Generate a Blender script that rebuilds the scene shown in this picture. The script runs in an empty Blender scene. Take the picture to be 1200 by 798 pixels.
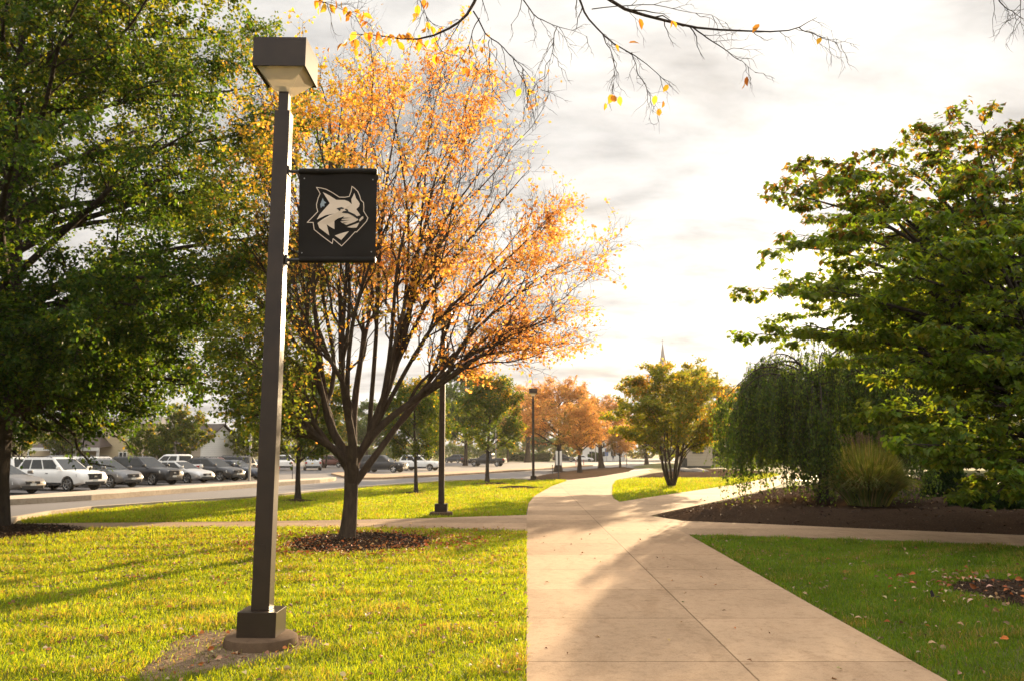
import bpy, bmesh, math
import numpy as np
from mathutils import Vector, Matrix, Euler

# ---------------------------------------------------------------- camera, sky, sun, exposure
sc = bpy.context.scene
COL = sc.collection
R = math.radians
CAM_H = 2.0
PITCH = math.atan(0.131)
cam_d = bpy.data.cameras.new('camera')
cam_d.sensor_width = 36.0
cam_d.lens = 30.0
cam_d.clip_start = 0.05
cam_d.clip_end = 4000
cam_d.dof.use_dof = True
cam_d.dof.focus_distance = 9.6
cam_d.dof.aperture_fstop = 3.2
cam = bpy.data.objects.new('camera', cam_d)
cam.location = (0, 0, CAM_H)
cam.rotation_euler = (math.pi / 2 + PITCH, 0, 0)
COL.objects.link(cam)
sc.camera = cam

SUN_AZ, SUN_EL = 20.3, 12.0        # clockwise from +Y (the way the camera looks), above the horizon
world = bpy.data.worlds.new('World')
sc.world = world
world.use_nodes = True
nt = world.node_tree
nt.nodes.clear()
def wn(t, **k):
    n = nt.nodes.new(t)
    for a, b in k.items(): setattr(n, a, b)
    return n
def wmath(op, a, b=None, clamp=False):
    n = wn('ShaderNodeMath', operation=op); n.use_clamp = clamp
    for i, v in enumerate((a, b)):
        if v is None: continue
        if isinstance(v, (int, float)): n.inputs[i].default_value = v
        else: nt.links.new(v, n.inputs[i])
    return n.outputs[0]
sky = wn('ShaderNodeTexSky', sky_type='NISHITA')
sky.sun_disc = False
sky.sun_elevation = R(SUN_EL)
sky.sun_rotation = R(SUN_AZ)
sky.air_density = 1.0
sky.dust_density = 2.5
tc = wn('ShaderNodeTexCoord')
sep = wn('ShaderNodeSeparateXYZ')
nt.links.new(tc.outputs['Generated'], sep.inputs[0])
zc = wmath('ADD', wmath('MAXIMUM', sep.outputs[2], 0.0), 0.16)
cu = wmath('DIVIDE', sep.outputs[0], zc)
cv = wmath('DIVIDE', sep.outputs[1], zc)
comb = wn('ShaderNodeCombineXYZ')
nt.links.new(cu, comb.inputs[0]); nt.links.new(cv, comb.inputs[1])
def wnoise(scale, detail, rough, off):
    m = wn('ShaderNodeMapping'); m.inputs['Location'].default_value = off
    m.inputs['Scale'].default_value = (1.0, 1.5, 1.0)
    nt.links.new(comb.outputs[0], m.inputs[0])
    n = wn('ShaderNodeTexNoise'); n.inputs['Scale'].default_value = scale
    n.inputs['Detail'].default_value = detail; n.inputs['Roughness'].default_value = rough
    n.inputs['Distortion'].default_value = 0.25
    nt.links.new(m.outputs[0], n.inputs['Vector'])
    return n.outputs['Fac']
def wramp(v, stops):
    r = wn('ShaderNodeValToRGB')
    e = r.color_ramp.elements
    while len(e) < len(stops): e.new(0.5)
    for k, (p, c) in enumerate(stops):
        e[k].position = p; e[k].color = (*c, 1)
    nt.links.new(v, r.inputs[0])
    return r.outputs[0]
n1 = wnoise(1.5, 8, 0.58, (3.1, 1.7, 0))
n2 = wnoise(0.8, 6, 0.5, (7.4, 5.2, 2))
mask = wramp(n2, [(0.30, (0.95,) * 3), (0.50, (1, 1, 1))])
shade = wramp(n1, [(0.36, (0.54, 0.545, 0.555)), (0.49, (0.86, 0.86, 0.86)), (0.61, (1.14, 1.13, 1.11))])
bw = wn('ShaderNodeRGBToBW'); nt.links.new(sky.outputs[0], bw.inputs[0])
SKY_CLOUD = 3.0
def wsmooth(v, lo, hi, top):
    n = wn('ShaderNodeMapRange', interpolation_type='SMOOTHSTEP')
    nt.links.new(v, n.inputs['Value'])
    for i, x in ((1, lo), (2, hi), (3, 0.0), (4, top)): n.inputs[i].default_value = x
    return n.outputs[0]
# clouds overhead and behind the camera are brightened to add fill light
fill_boost = wmath('ADD', wmath('ADD', wsmooth(sep.outputs[2], 0.50, 0.85, 2.8), wsmooth(sep.outputs[1], 0.25, -0.6, 0.9)), 1.0)
lum = wmath('MULTIPLY', wmath('MULTIPLY', wmath('POWER', bw.outputs[0], 0.15), SKY_CLOUD), fill_boost)
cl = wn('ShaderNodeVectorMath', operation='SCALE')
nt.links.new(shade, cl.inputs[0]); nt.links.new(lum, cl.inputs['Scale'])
tint = wn('ShaderNodeMix', data_type='RGBA', blend_type='MULTIPLY')
tint.inputs[0].default_value = 1.0
nt.links.new(cl.outputs[0], tint.inputs[6]); tint.inputs[7].default_value = (1.0, 0.98, 0.95, 1)
mixw = wn('ShaderNodeMix', data_type='RGBA')
nt.links.new(mask, mixw.inputs[0])
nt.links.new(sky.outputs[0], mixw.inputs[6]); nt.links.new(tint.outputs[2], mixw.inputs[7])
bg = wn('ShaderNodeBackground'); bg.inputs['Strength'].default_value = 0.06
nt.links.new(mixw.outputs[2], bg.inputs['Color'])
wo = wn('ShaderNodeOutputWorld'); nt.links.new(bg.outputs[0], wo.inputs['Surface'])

sun_d = bpy.data.lights.new('sun', 'SUN')
sun_d.energy = 4.7
sun_d.angle = R(0.6)
sun_d.color = (1.0, 0.74, 0.44)
sun = bpy.data.objects.new('sun', sun_d)
sun.rotation_euler = Euler((R(90 - SUN_EL), 0, math.pi - R(SUN_AZ)), 'XYZ')
sun.location = (30, 60, 40)
COL.objects.link(sun)

vs = sc.view_settings
vs.view_transform = 'Standard'
vs.look = 'None'
vs.exposure = 1.9
vs.gamma = 1.0
vs.use_curve_mapping = False
cy = sc.cycles
cy.use_denoising = True
cy.max_bounces = 8
cy.diffuse_bounces = 4
cy.glossy_bounces = 3
cy.transmission_bounces = 4
cy.transparent_max_bounces = 8
cy.sample_clamp_indirect = 6.0
cy.caustics_reflective = False
cy.caustics_refractive = False

# ---------------------------------------------------------------- where a pixel of the 1200 x 798 photo lies in the place
CP, SP = math.cos(PITCH), math.sin(PITCH)
def ray(u, v):
    x, y = (u - 600) / 1000.0, (399 - v) / 1000.0
    return np.array([x, CP - y * SP, SP + y * CP])
def G(u, v, z=0.0):
    d = ray(u, v); t = (z - CAM_H) / d[2]
    return np.array([d[0] * t, d[1] * t, z])
def P(u, v, Y):
    d = ray(u, v); t = Y / d[1]
    return np.array([d[0] * t, Y, CAM_H + d[2] * t])
def U(p):                          # the column and row of a point
    q = np.asarray(p, float) - np.array([0, 0, CAM_H])
    f = q[1] * CP + q[2] * SP; up = -q[1] * SP + q[2] * CP
    return 600 + 1000 * q[0] / f, 399 - 1000 * up / f

# ---------------------------------------------------------------- object helpers
def tag(o, label=None, cat=None, group=None, kind=None):
    if label: o['label'] = label
    if cat: o['category'] = cat
    if group: o['group'] = group
    if kind: o['kind'] = kind
    return o
def empty(name, loc, rz=0.0):
    o = bpy.data.objects.new(name, None)
    o.empty_display_size = 0.3
    o.location = loc; o.rotation_euler = (0, 0, rz)
    COL.objects.link(o)
    return o
def link(name, me, parent=None):
    o = bpy.data.objects.new(name, me)
    COL.objects.link(o)
    if parent is not None: o.parent = parent
    return o
def copy_tree(o, parent=None):
    c = o.copy(); COL.objects.link(c)
    if parent is not None: c.parent = parent
    for ch in list(o.children): copy_tree(ch, c)
    return c
def np_mesh(name, verts, faces, mats, smooth=False, col=None, midx=None):
    """verts (N,3); faces: list of index arrays, each (M,k)"""
    me = bpy.data.meshes.new(name)
    verts = np.ascontiguousarray(verts, dtype=np.float32)
    me.vertices.add(len(verts)); me.vertices.foreach_set('co', verts.ravel())
    idx = np.concatenate([f.ravel() for f in faces]).astype(np.int32)
    sizes = np.concatenate([np.full(len(f), f.shape[1], np.int32) for f in faces])
    me.loops.add(len(idx)); me.loops.foreach_set('vertex_index', idx)
    starts = np.concatenate([[0], np.cumsum(sizes)[:-1]]).astype(np.int32)
    me.polygons.add(len(sizes)); me.polygons.foreach_set('loop_start', starts)
    if midx is not None: me.polygons.foreach_set('material_index', np.asarray(midx, np.int32))
    me.update(calc_edges=True); me.validate()
    me.polygons.foreach_set('use_smooth', np.full(len(me.polygons), smooth))
    for m in (mats if isinstance(mats, (list, tuple)) else [mats]): me.materials.append(m)
    if col is not None:
        a = me.color_attributes.new('col', 'FLOAT_COLOR', 'POINT')
        c = np.ones((len(verts), 4), np.float32); c[:, :3] = col
        a.data.foreach_set('color', c.ravel())
    return me

class MB:
    """collects simple shapes, each with a material index, and links them as ONE mesh object"""
    def __init__(self): self.v = []; self.f = []; self.m = []
    def add(self, verts, faces, m=0):
        b = len(self.v); self.v += [tuple(map(float, p)) for p in verts]
        self.f += [[b + i for i in f] for f in faces]; self.m += [m] * len(faces)
    def box(self, x0, x1, y0, y1, z0, z1, m=0):
        v = [(x, y, z) for z in (z0, z1) for y in (y0, y1) for x in (x0, x1)]
        self.add(v, [(0, 2, 3, 1), (4, 5, 7, 6), (0, 1, 5, 4), (2, 6, 7, 3), (0, 4, 6, 2), (1, 3, 7, 5)], m)
    def hexa(self, bottom, top, m=0):          # two matching 4-loops, seen from above anticlockwise
        self.add(list(bottom) + list(top), [(3, 2, 1, 0), (4, 5, 6, 7)] + [(i, (i + 1) % 4, 4 + (i + 1) % 4, 4 + i) for i in range(4)], m)
    def prism(self, pts, z0, z1, m=0):
        n = len(pts)
        v = [(p[0], p[1], z0) for p in pts] + [(p[0], p[1], z1) for p in pts]
        self.add(v, [tuple(range(n))[::-1], tuple(range(n, 2 * n))] + [(i, (i + 1) % n, n + (i + 1) % n, n + i) for i in range(n)], m)
    def tube(self, pts, rad, k=8, m=0, cap=True):
        pts = [Vector(p) for p in pts]; rad = rad if hasattr(rad, '__len__') else [rad] * len(pts)
        vs_, fs = [], []
        for i, p in enumerate(pts):
            t = (pts[min(i + 1, len(pts) - 1)] - pts[max(i - 1, 0)]).normalized()
            ref = Vector((0, 0, 1)) if abs(t.z) < 0.9 else Vector((1, 0, 0))
            a = t.cross(ref).normalized(); b = t.cross(a)
            for j in range(k):
                an = 2 * math.pi * j / k
                vs_.append(p + (a * math.cos(an) + b * math.sin(an)) * rad[i])
        for i in range(len(pts) - 1):
            for j in range(k):
                fs.append((i * k + j, i * k + (j + 1) % k, (i + 1) * k + (j + 1) % k, (i + 1) * k + j))
        if cap:
            fs.append(tuple(range(k))); fs.append(tuple((len(pts) - 1) * k + j for j in range(k))[::-1])
        self.add(vs_, fs, m)
    def lathe(self, prof, k=24, m=0, axis='z', c=(0, 0, 0)):
        vs_, fs = [], []
        for (r, h) in prof:
            for j in range(k):
                an = 2 * math.pi * j / k; x, y = r * math.cos(an), r * math.sin(an)
                p = (x, y, h) if axis == 'z' else (x, h, y)
                vs_.append((p[0] + c[0], p[1] + c[1], p[2] + c[2]))
        for i in range(len(prof) - 1):
            for j in range(k):
                fs.append((i * k + j, i * k + (j + 1) % k, (i + 1) * k + (j + 1) % k, (i + 1) * k + j))
        fs.append(tuple(range(k))[::-1]); fs.append(tuple((len(prof) - 1) * k + j for j in range(k)))
        self.add(vs_, fs, m)
    def mesh(self, name, mats, bevel=0.0, seg=2, smooth=None):
        bm = bmesh.new()
        vv = [bm.verts.new(p) for p in self.v]
        for f, m in zip(self.f, self.m):
            try:
                q = bm.faces.new([vv[i] for i in f]); q.material_index = m
            except ValueError: pass
        bmesh.ops.remove_doubles(bm, verts=bm.verts, dist=1e-5)
        bmesh.ops.recalc_face_normals(bm, faces=bm.faces)
        if bevel:
            ed = [e for e in bm.edges if len(e.link_faces) == 2 and e.calc_face_angle(0) > 0.5]
            bmesh.ops.bevel(bm, geom=ed, offset=bevel, segments=seg, affect='EDGES', profile=0.6)
        me = bpy.data.meshes.new(name); bm.to_mesh(me); bm.free()
        for m in (mats if isinstance(mats, (list, tuple)) else [mats]): me.materials.append(m)
        if smooth:
            me.polygons.foreach_set('use_smooth', np.full(len(me.polygons), True))
            me.set_sharp_from_angle(angle=R(smooth))
        return me
    def build(self, name, mats, parent=None, bevel=0.0, seg=2, smooth=None):
        return link(name, self.mesh(name, mats, bevel, seg, smooth), parent)

# ---------------------------------------------------------------- materials
def new_mat(name):
    m = bpy.data.materials.new(name); m.use_nodes = True
    m.node_tree.nodes.clear()
    return m, m.node_tree
def nd(t, kind, **k):
    n = t.nodes.new(kind)
    for a, b in k.items():
        if a in n.inputs.keys():
            n.inputs[a].default_value = b
        else: setattr(n, a, b)
    return n
def ramp(t, v, stops):
    r = t.nodes.new('ShaderNodeValToRGB'); e = r.color_ramp.elements
    while len(e) < len(stops): e.new(0.5)
    for k, (p, c) in enumerate(stops):
        e[k].position = p; e[k].color = (*c, 1) if len(c) == 3 else c
    t.links.new(v, r.inputs[0]); return r.outputs[0]
def noise(t, vec, scale, detail=4, rough=0.55, dist=0.0):
    n = t.nodes.new('ShaderNodeTexNoise')
    n.inputs['Scale'].default_value = scale; n.inputs['Detail'].default_value = detail
    n.inputs['Roughness'].default_value = rough; n.inputs['Distortion'].default_value = dist
    if vec is not None: t.links.new(vec, n.inputs['Vector'])
    return n.outputs['Fac']
def mix(t, f, a, b, blend='MIX'):
    n = t.nodes.new('ShaderNodeMix'); n.data_type = 'RGBA'; n.blend_type = blend
    for i, v in ((0, f), (6, a), (7, b)):
        if isinstance(v, (int, float)): n.inputs[i].default_value = v
        elif isinstance(v, tuple): n.inputs[i].default_value = (*v, 1)
        else: t.links.new(v, n.inputs[i])
    return n.outputs[2]
def mth(t, op, a, b=None):
    n = t.nodes.new('ShaderNodeMath'); n.operation = op
    for i, v in enumerate((a, b)):
        if v is None: continue
        if isinstance(v, (int, float)): n.inputs[i].default_value = v
        else: t.links.new(v, n.inputs[i])
    return n.outputs[0]
def bump(t, h, strength, dist=0.02):
    b = t.nodes.new('ShaderNodeBump'); b.inputs['Strength'].default_value = strength
    b.inputs['Distance'].default_value = dist; t.links.new(h, b.inputs['Height']); return b.outputs[0]
def out(t, s):
    o = t.nodes.new('ShaderNodeOutputMaterial'); t.links.new(s, o.inputs['Surface'])
def pbsdf(t, col, rough=0.6, spec=0.4, metal=0.0, normal=None, coat=0.0):
    b = t.nodes.new('ShaderNodeBsdfPrincipled')
    if isinstance(col, tuple): b.inputs['Base Color'].default_value = (*col, 1)
    else: t.links.new(col, b.inputs['Base Color'])
    if isinstance(rough, (int, float)): b.inputs['Roughness'].default_value = rough
    else: t.links.new(rough, b.inputs['Roughness'])
    b.inputs['Specular IOR Level'].default_value = spec
    b.inputs['Metallic'].default_value = metal
    b.inputs['Coat Weight'].default_value = coat
    b.inputs['Coat Roughness'].default_value = 0.06
    if normal is not None: t.links.new(normal, b.inputs['Normal'])
    return b.outputs[0]
def coords(t, which='Object'):
    return t.nodes.new('ShaderNodeTexCoord').outputs[which]

def plain(name, col, rough=0.6, spec=0.4, metal=0.0, coat=0.0, var=0.08, scale=6.0, bmp=0.0):
    m, t = new_mat(name)
    c = coords(t); f = noise(t, c, scale, 5)
    lo = tuple(x * (1 - var) for x in col); hi = tuple(min(1, x * (1 + var)) for x in col)
    cc = ramp(t, f, [(0.3, lo), (0.7, hi)])
    nrm = bump(t, noise(t, c, scale * 20, 3), bmp, 0.004) if bmp else None
    out(t, pbsdf(t, cc, rough, spec, metal, nrm, coat)); return m

def leaf_mat(name, trans=0.5, gloss=0.25, rough=0.5, tcol=(1.25, 1.25, 0.7)):
    m, t = new_mat(name)
    a = t.nodes.new('ShaderNodeVertexColor'); a.layer_name = 'col'
    b = pbsdf(t, a.outputs[0], rough, gloss)
    tr = t.nodes.new('ShaderNodeBsdfTranslucent')
    t.links.new(mix(t, 1.0, a.outputs[0], tcol, 'MULTIPLY'), tr.inputs['Color'])
    mx = t.nodes.new('ShaderNodeMixShader'); mx.inputs[0].default_value = trans
    t.links.new(b, mx.inputs[1]); t.links.new(tr.outputs[0], mx.inputs[2])
    out(t, mx.outputs[0]); return m

M = {}
M['leaf'] = leaf_mat('leaf', 0.58, 0.25, 0.5, (2.3, 2.0, 0.7))
M['leaf_autumn'] = leaf_mat('leaf_autumn', 0.55, 0.2, 0.55, (1.25, 1.1, 0.8))
M['grass_blade'] = leaf_mat('grass_blade', 0.55, 0.2, 0.55, (2.0, 1.65, 0.5))
M['litter'] = leaf_mat('litter', 0.15, 0.15, 0.6, (1, 1, 1))

def bark(name, lo, hi, sc_=9.0):
    m, t = new_mat(name); c = coords(t)
    mp = t.nodes.new('ShaderNodeMapping'); mp.inputs['Scale'].default_value = (1, 1, 0.25)
    t.links.new(c, mp.inputs[0])
    f = noise(t, mp.outputs[0], sc_, 6, 0.65, 0.3)
    g = noise(t, c, 2.3, 3)
    col = mix(t, mth(t, 'MULTIPLY', g, 0.5), ramp(t, f, [(0.3, lo), (0.7, hi)]), tuple(0.5 * x + 0.02 for x in hi))
    h2 = noise(t, mp.outputs[0], sc_ * 3.5, 4, 0.6)
    out(t, pbsdf(t, col, 0.9, 0.12, 0, bump(t, mth(t, 'ADD', f, mth(t, 'MULTIPLY', h2, 0.5)), 1.0, 0.06))); return m
M['bark'] = bark('bark', (0.022, 0.015, 0.010), (0.085, 0.058, 0.037))
M['bark_dark'] = bark('bark_dark', (0.02, 0.015, 0.012), (0.075, 0.055, 0.04))

def m_ground():
    m, t = new_mat('lawn_soil'); c = coords(t)
    f = noise(t, c, 0.35, 6, 0.6); g = noise(t, c, 14.0, 5, 0.7)
    col = mix(t, f, (0.06, 0.075, 0.015), (0.11, 0.10, 0.03))
    col = mix(t, ramp(t, g, [(0.45, (0, 0, 0)), (0.7, (1, 1, 1))]), col, (0.10, 0.075, 0.04))
    out(t, pbsdf(t, col, 0.95, 0.1, 0, bump(t, g, 0.6, 0.03))); return m
M['ground'] = m_ground()

def m_concrete(name, base, joints=None, dark=0.7):
    m, t = new_mat(name); c = coords(t)
    f = noise(t, c, 0.5, 5, 0.6, 0.4); g = noise(t, c, 9.0, 6, 0.65); h = noise(t, c, 120.0, 3, 0.6)
    lo = tuple(x * 0.84 for x in base); hi = tuple(x * 1.1 for x in base)
    col = ramp(t, f, [(0.3, lo), (0.7, hi)])
    st = ramp(t, g, [(0.30, (0.72, 0.7, 0.68)), (0.5, (1, 1, 1)), (0.75, (1.06, 1.05, 1.04))])
    col = mix(t, 0.7, col, st, 'MULTIPLY')
    spk = ramp(t, h, [(0.35, (0.8, 0.79, 0.77)), (0.55, (1.04, 1.03, 1.02))])
    col = mix(t, 0.55, col, spk, 'MULTIPLY')
    # small dark spots of old gum and leaf stain
    vo = t.nodes.new('ShaderNodeTexVoronoi'); vo.inputs['Scale'].default_value = 1.7
    t.links.new(c, vo.inputs['Vector'])
    sp = ramp(t, mth(t, 'ADD', vo.outputs['Distance'], mth(t, 'MULTIPLY', g, 0.12)), [(0.075, (0.55, 0.5, 0.46)), (0.13, (1, 1, 1))])
    col = mix(t, 0.6, col, sp, 'MULTIPLY')
    # long smears of dirt along the walk, and hairline cracks
    mp = t.nodes.new('ShaderNodeMapping'); mp.inputs['Scale'].default_value = (1.4, 0.45, 1); t.links.new(c, mp.inputs[0])
    sm = noise(t, mp.outputs[0], 1.6, 6, 0.7, 0.8)
    col = mix(t, 0.6, col, ramp(t, sm, [(0.32, (0.74, 0.70, 0.66)), (0.50, (1, 1, 1))]), 'MULTIPLY')
    gr_ = noise(t, c, 38.0, 4, 0.7)
    col = mix(t, 0.7, col, ramp(t, gr_, [(0.30, (0.72, 0.70, 0.67)), (0.46, (1, 1, 1)), (0.72, (1.10, 1.09, 1.07))]), 'MULTIPLY')
    vc = t.nodes.new('ShaderNodeTexVoronoi'); vc.feature = 'DISTANCE_TO_EDGE'; vc.inputs['Scale'].default_value = 0.16
    wp = t.nodes.new('ShaderNodeVectorMath'); wp.operation = 'ADD'; t.links.new(c, wp.inputs[0])
    nz = t.nodes.new('ShaderNodeTexNoise'); nz.inputs['Scale'].default_value = 1.3; nz.inputs['Detail'].default_value = 6; t.links.new(c, nz.inputs['Vector']); t.links.new(nz.outputs['Color'], wp.inputs[1]); t.links.new(wp.outputs[0], vc.inputs['Vector'])
    ck = ramp(t, mth(t, 'MULTIPLY', vc.outputs['Distance'], 10), [(0.006, (0.55, 0.5, 0.46)), (0.02, (1, 1, 1))])
    col = mix(t, ramp(t, f, [(0.45, (0, 0, 0)), (0.6, (0.8, 0.8, 0.8))]), col, mix(t, 1.0, col, ck, 'MULTIPLY'))
    hgt = h
    if joints:
        x0, dy, y0 = joints
        s = t.nodes.new('ShaderNodeSeparateXYZ'); t.links.new(c, s.inputs[0])
        wob = mth(t, 'MULTIPLY', mth(t, 'SUBTRACT', g, 0.5), 0.012)
        dx = mth(t, 'ABSOLUTE', mth(t, 'ADD', mth(t, 'SUBTRACT', mth(t, 'SUBTRACT', s.outputs[0], x0), mth(t, 'MULTIPLY', s.outputs[1], 0.017)), wob))
        yy = mth(t, 'ADD', mth(t, 'DIVIDE', mth(t, 'SUBTRACT', s.outputs[1], y0), dy), mth(t, 'MULTIPLY', wob, 0.4))
        dyv = mth(t, 'MULTIPLY', mth(t, 'ABSOLUTE', mth(t, 'SUBTRACT', yy, mth(t, 'ROUND', yy))), dy)
        jx = ramp(t, mth(t, 'MULTIPLY', dx, 10), [(0.04, (0.42, 0.38, 0.34)), (0.13, (1, 1, 1))])
        jy = ramp(t, mth(t, 'MULTIPLY', dyv, 10), [(0.05, (0.5, 0.46, 0.42)), (0.16, (1, 1, 1))])
        jj = mix(t, 1.0, jx, jy, 'MULTIPLY')
        # each slab was poured on its own and has its own tone
        wnz = t.nodes.new('ShaderNodeTexWhiteNoise'); wnz.noise_dimensions = '2D'
        cb = t.nodes.new('ShaderNodeCombineXYZ')
        sx = mth(t, 'SIGN', mth(t, 'SUBTRACT', mth(t, 'SUBTRACT', s.outputs[0], x0), mth(t, 'MULTIPLY', s.outputs[1], 0.017)))
        t.links.new(sx, cb.inputs[0]); t.links.new(mth(t, 'FLOOR', yy), cb.inputs[1]); t.links.new(cb.outputs[0], wnz.inputs['Vector'])
        tone = ramp(t, wnz.outputs['Value'], [(0, (0.83, 0.82, 0.81)), (1, (1.08, 1.07, 1.06))])
        col = mix(t, 1.0, mix(t, 1.0, col, tone, 'MULTIPLY'), jj, 'MULTIPLY')
        bwn = t.nodes.new('ShaderNodeRGBToBW'); t.links.new(jj, bwn.inputs[0])
        hgt = mth(t, 'ADD', mth(t, 'MULTIPLY', bwn.outputs[0], 2.0), h)
    out(t, pbsdf(t, col, 0.92, 0.08, 0, bump(t, hgt, 0.35, 0.006))); return m
M['path'] = m_concrete('path_concrete', (0.375, 0.257, 0.160), (2.02, 2.15, 8.45))
M['path_plain'] = m_concrete('walk_concrete', (0.355, 0.247, 0.158), (40.0, 1.8, 8.45))
M['kerb'] = m_concrete('kerb_concrete', (0.46, 0.38, 0.29))
M['footing'] = m_concrete('footing_concrete', (0.11, 0.072, 0.045))

def m_asphalt():
    m, t = new_mat('asphalt'); c = coords(t)
    f = noise(t, c, 0.25, 5); g = noise(t, c, 60, 4, 0.7)
    col = mix(t, f, (0.105, 0.092, 0.085), (0.15, 0.132, 0.12))
    col = mix(t, 0.5, col, ramp(t, g, [(0.3, (0.7, 0.7, 0.7)), (0.7, (1.15, 1.12, 1.1))]), 'MULTIPLY')
    out(t, pbsdf(t, col, 0.7, 0.4, 0, bump(t, g, 0.3, 0.01))); return m
M['asphalt'] = m_asphalt()
def m_mulch(name, lo, hi):
    m, t = new_mat(name); c = coords(t)
    f = noise(t, c, 22, 6, 0.75, 0.5); g = noise(t, c, 1.2, 4)
    v = t.nodes.new('ShaderNodeTexVoronoi'); v.inputs['Scale'].default_value = 26; t.links.new(c, v.inputs['Vector'])
    col = ramp(t, f, [(0.3, lo), (0.55, hi), (0.8, tuple(x * 1.8 for x in hi))])
    col = mix(t, mth(t, 'MULTIPLY', g, 0.5), col, tuple(x * 0.6 for x in lo))
    out(t, pbsdf(t, col, 1.0, 0.0, 0, bump(t, mth(t, 'ADD', f, v.outputs['Distance']), 0.9, 0.05))); return m
M['mulch'] = m_mulch('mulch', (0.025, 0.0165, 0.0115), (0.075, 0.048, 0.032))
M['mulch_tan'] = m_mulch('mulch_tan', (0.05, 0.031, 0.02), (0.115, 0.075, 0.048))
M['dirt'] = m_mulch('dirt', (0.15, 0.102, 0.064), (0.30, 0.21, 0.135))
M['bronze'] = plain('bronze_paint', (0.028, 0.0165, 0.0095), 0.38, 0.32, 0.0, 0.0, 0.28, 4, 0.08)
M['grey_metal'] = plain('grey_metal', (0.33, 0.31, 0.28), 0.5, 0.5, 0.6, 0, 0.1)
M['dark_metal'] = plain('dark_metal', (0.03, 0.028, 0.026), 0.5, 0.4)
def m_lens():
    m, t = new_mat('lamp_lens')
    tp = t.nodes.new('ShaderNodeBsdfTransparent'); tp.inputs[0].default_value = (0.95, 0.88, 0.76, 1)
    tr = t.nodes.new('ShaderNodeBsdfTranslucent'); tr.inputs[0].default_value = (0.92, 0.82, 0.66, 1)
    df = t.nodes.new('ShaderNodeBsdfPrincipled'); df.inputs['Base Color'].default_value = (0.92, 0.82, 0.66, 1); df.inputs['Roughness'].default_value = 0.15
    m1 = t.nodes.new('ShaderNodeMixShader'); m1.inputs[0].default_value = 0.55
    t.links.new(tp.outputs[0], m1.inputs[1]); t.links.new(tr.outputs[0], m1.inputs[2])
    m2 = t.nodes.new('ShaderNodeMixShader'); m2.inputs[0].default_value = 0.5
    t.links.new(m1.outputs[0], m2.inputs[1]); t.links.new(df.outputs[0], m2.inputs[2]); out(t, m2.outputs[0]); return m
M['lens'] = m_lens()
M['reflector'] = plain('reflector', (0.75, 0.66, 0.52), 0.3, 0.5, 0.7)
# ---------------------------------------------------------------- ground, roads, paths, beds
def poly(px, z=0.0): return np.array([G(u, v, z)[:2] if v > 500 else (u, v) for u, v in px])
def inside(p, q):
    x, y = p[:, 0], p[:, 1]; r = np.zeros(len(p), bool)
    for i in range(len(q)):
        x1, y1 = q[i]; x2, y2 = q[(i + 1) % len(q)]
        c = ((y1 > y) != (y2 > y)) & (x < (x2 - x1) * (y - y1) / (y2 - y1 + 1e-12) + x1)
        r ^= c
    return r
def sdist(p, q):
    d = np.full(len(p), 1e9)
    for i in range(len(q)):
        a = q[i]; b = q[(i + 1) % len(q)]; ab = b - a
        t = np.clip(((p - a) @ ab) / (ab @ ab + 1e-12), 0, 1)
        d = np.minimum(d, np.linalg.norm(p - a - t[:, None] * ab, axis=1))
    return np.where(inside(p, q), d, -d)
def wavy(p, s=1.0, seed=0):
    r = np.random.default_rng(seed); o = np.zeros(len(p))
    for k in range(6):
        a = r.uniform(0, 6.28); f = s * (1.6 ** k) * 0.6; ph = r.uniform(0, 6.28, 2)
        o += np.sin(f * (p[:, 0] * math.cos(a) + p[:, 1] * math.sin(a)) + ph[0] + 1.3 * np.sin(f * 0.7 * (p[:, 1] * math.cos(a) - p[:, 0] * math.sin(a)) + ph[1])) / (1.35 ** k)
    return o / 2.6
def sheet(name, pts, z0, z1, mat):
    b = MB(); b.prism([tuple(p) for p in pts], z0, z1)
    o = b.build(name, mat); o['kind'] = 'structure'; return o

gm = MB(); gm.add([(-2500, -300, 0), (2500, -300, 0), (2500, 3500, 0), (-2500, 3500, 0)], [(0, 1, 2, 3)])
tag(gm.build('ground', M['ground']), kind='structure')

LAWN_EDGE = [(14, 616), (21, 609.5), (60, 602.5), (107, 597), (213, 589), (301, 584), (420, 571.8), (523, 564.2), (600, 561.6), (622, 562.3)]
asph = np.vstack([poly([(-240, 640), (-60, 626)] + LAWN_EDGE + [(667, 563.2), (702, 560), (740, 554), (765, 549), (800, 540), (790, 536.5), (742, 536)]),
                  [(8, 190), (-150, 190), (-150, 22)]])
ob = MB(); ob.add([(p[0], p[1], 0.006) for p in asph], [tuple(range(len(asph)))])
tag(ob.build('road', M['asphalt']), kind='structure')

PATH = np.vstack([[(0.0, -5)], poly([(617, 798), (617, 700), (617, 640), (617.3, 604), (619.5, 590), (627, 581), (646, 570), (667, 562.4), (702, 559), (733, 553.6), (757, 549.6),
        (763, 553), (740, 558.5), (722, 562.7), (717.5, 569), (717, 580), (719, 584.5), (726, 588.4), (762, 605), (806, 627), (950, 710), (1105, 798)]), [(3.35, -5)]])
sheet('path', PATH, -0.05, 0.03, M['path'])
BRANCH = poly([(726, 588.4), (773, 581), (827, 573), (870, 566.5), (915, 556.5), (942, 547), (972, 547), (930, 561), (907, 571.5), (887, 576.5), (860, 583.5), (785, 599.5), (762, 605)])
sheet('branch_path', BRANCH, -0.05, 0.031, M['path_plain'])
CROSS_R = poly([(762, 605), (800, 611), (900, 615), (1000, 619.5), (1200, 628), (1600, 647), (1600, 665), (1200, 640.5), (1000, 632.5), (900, 629.5), (806, 627)])
sheet('cross_path', CROSS_R, -0.05, 0.029, M['path_plain'])
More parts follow.
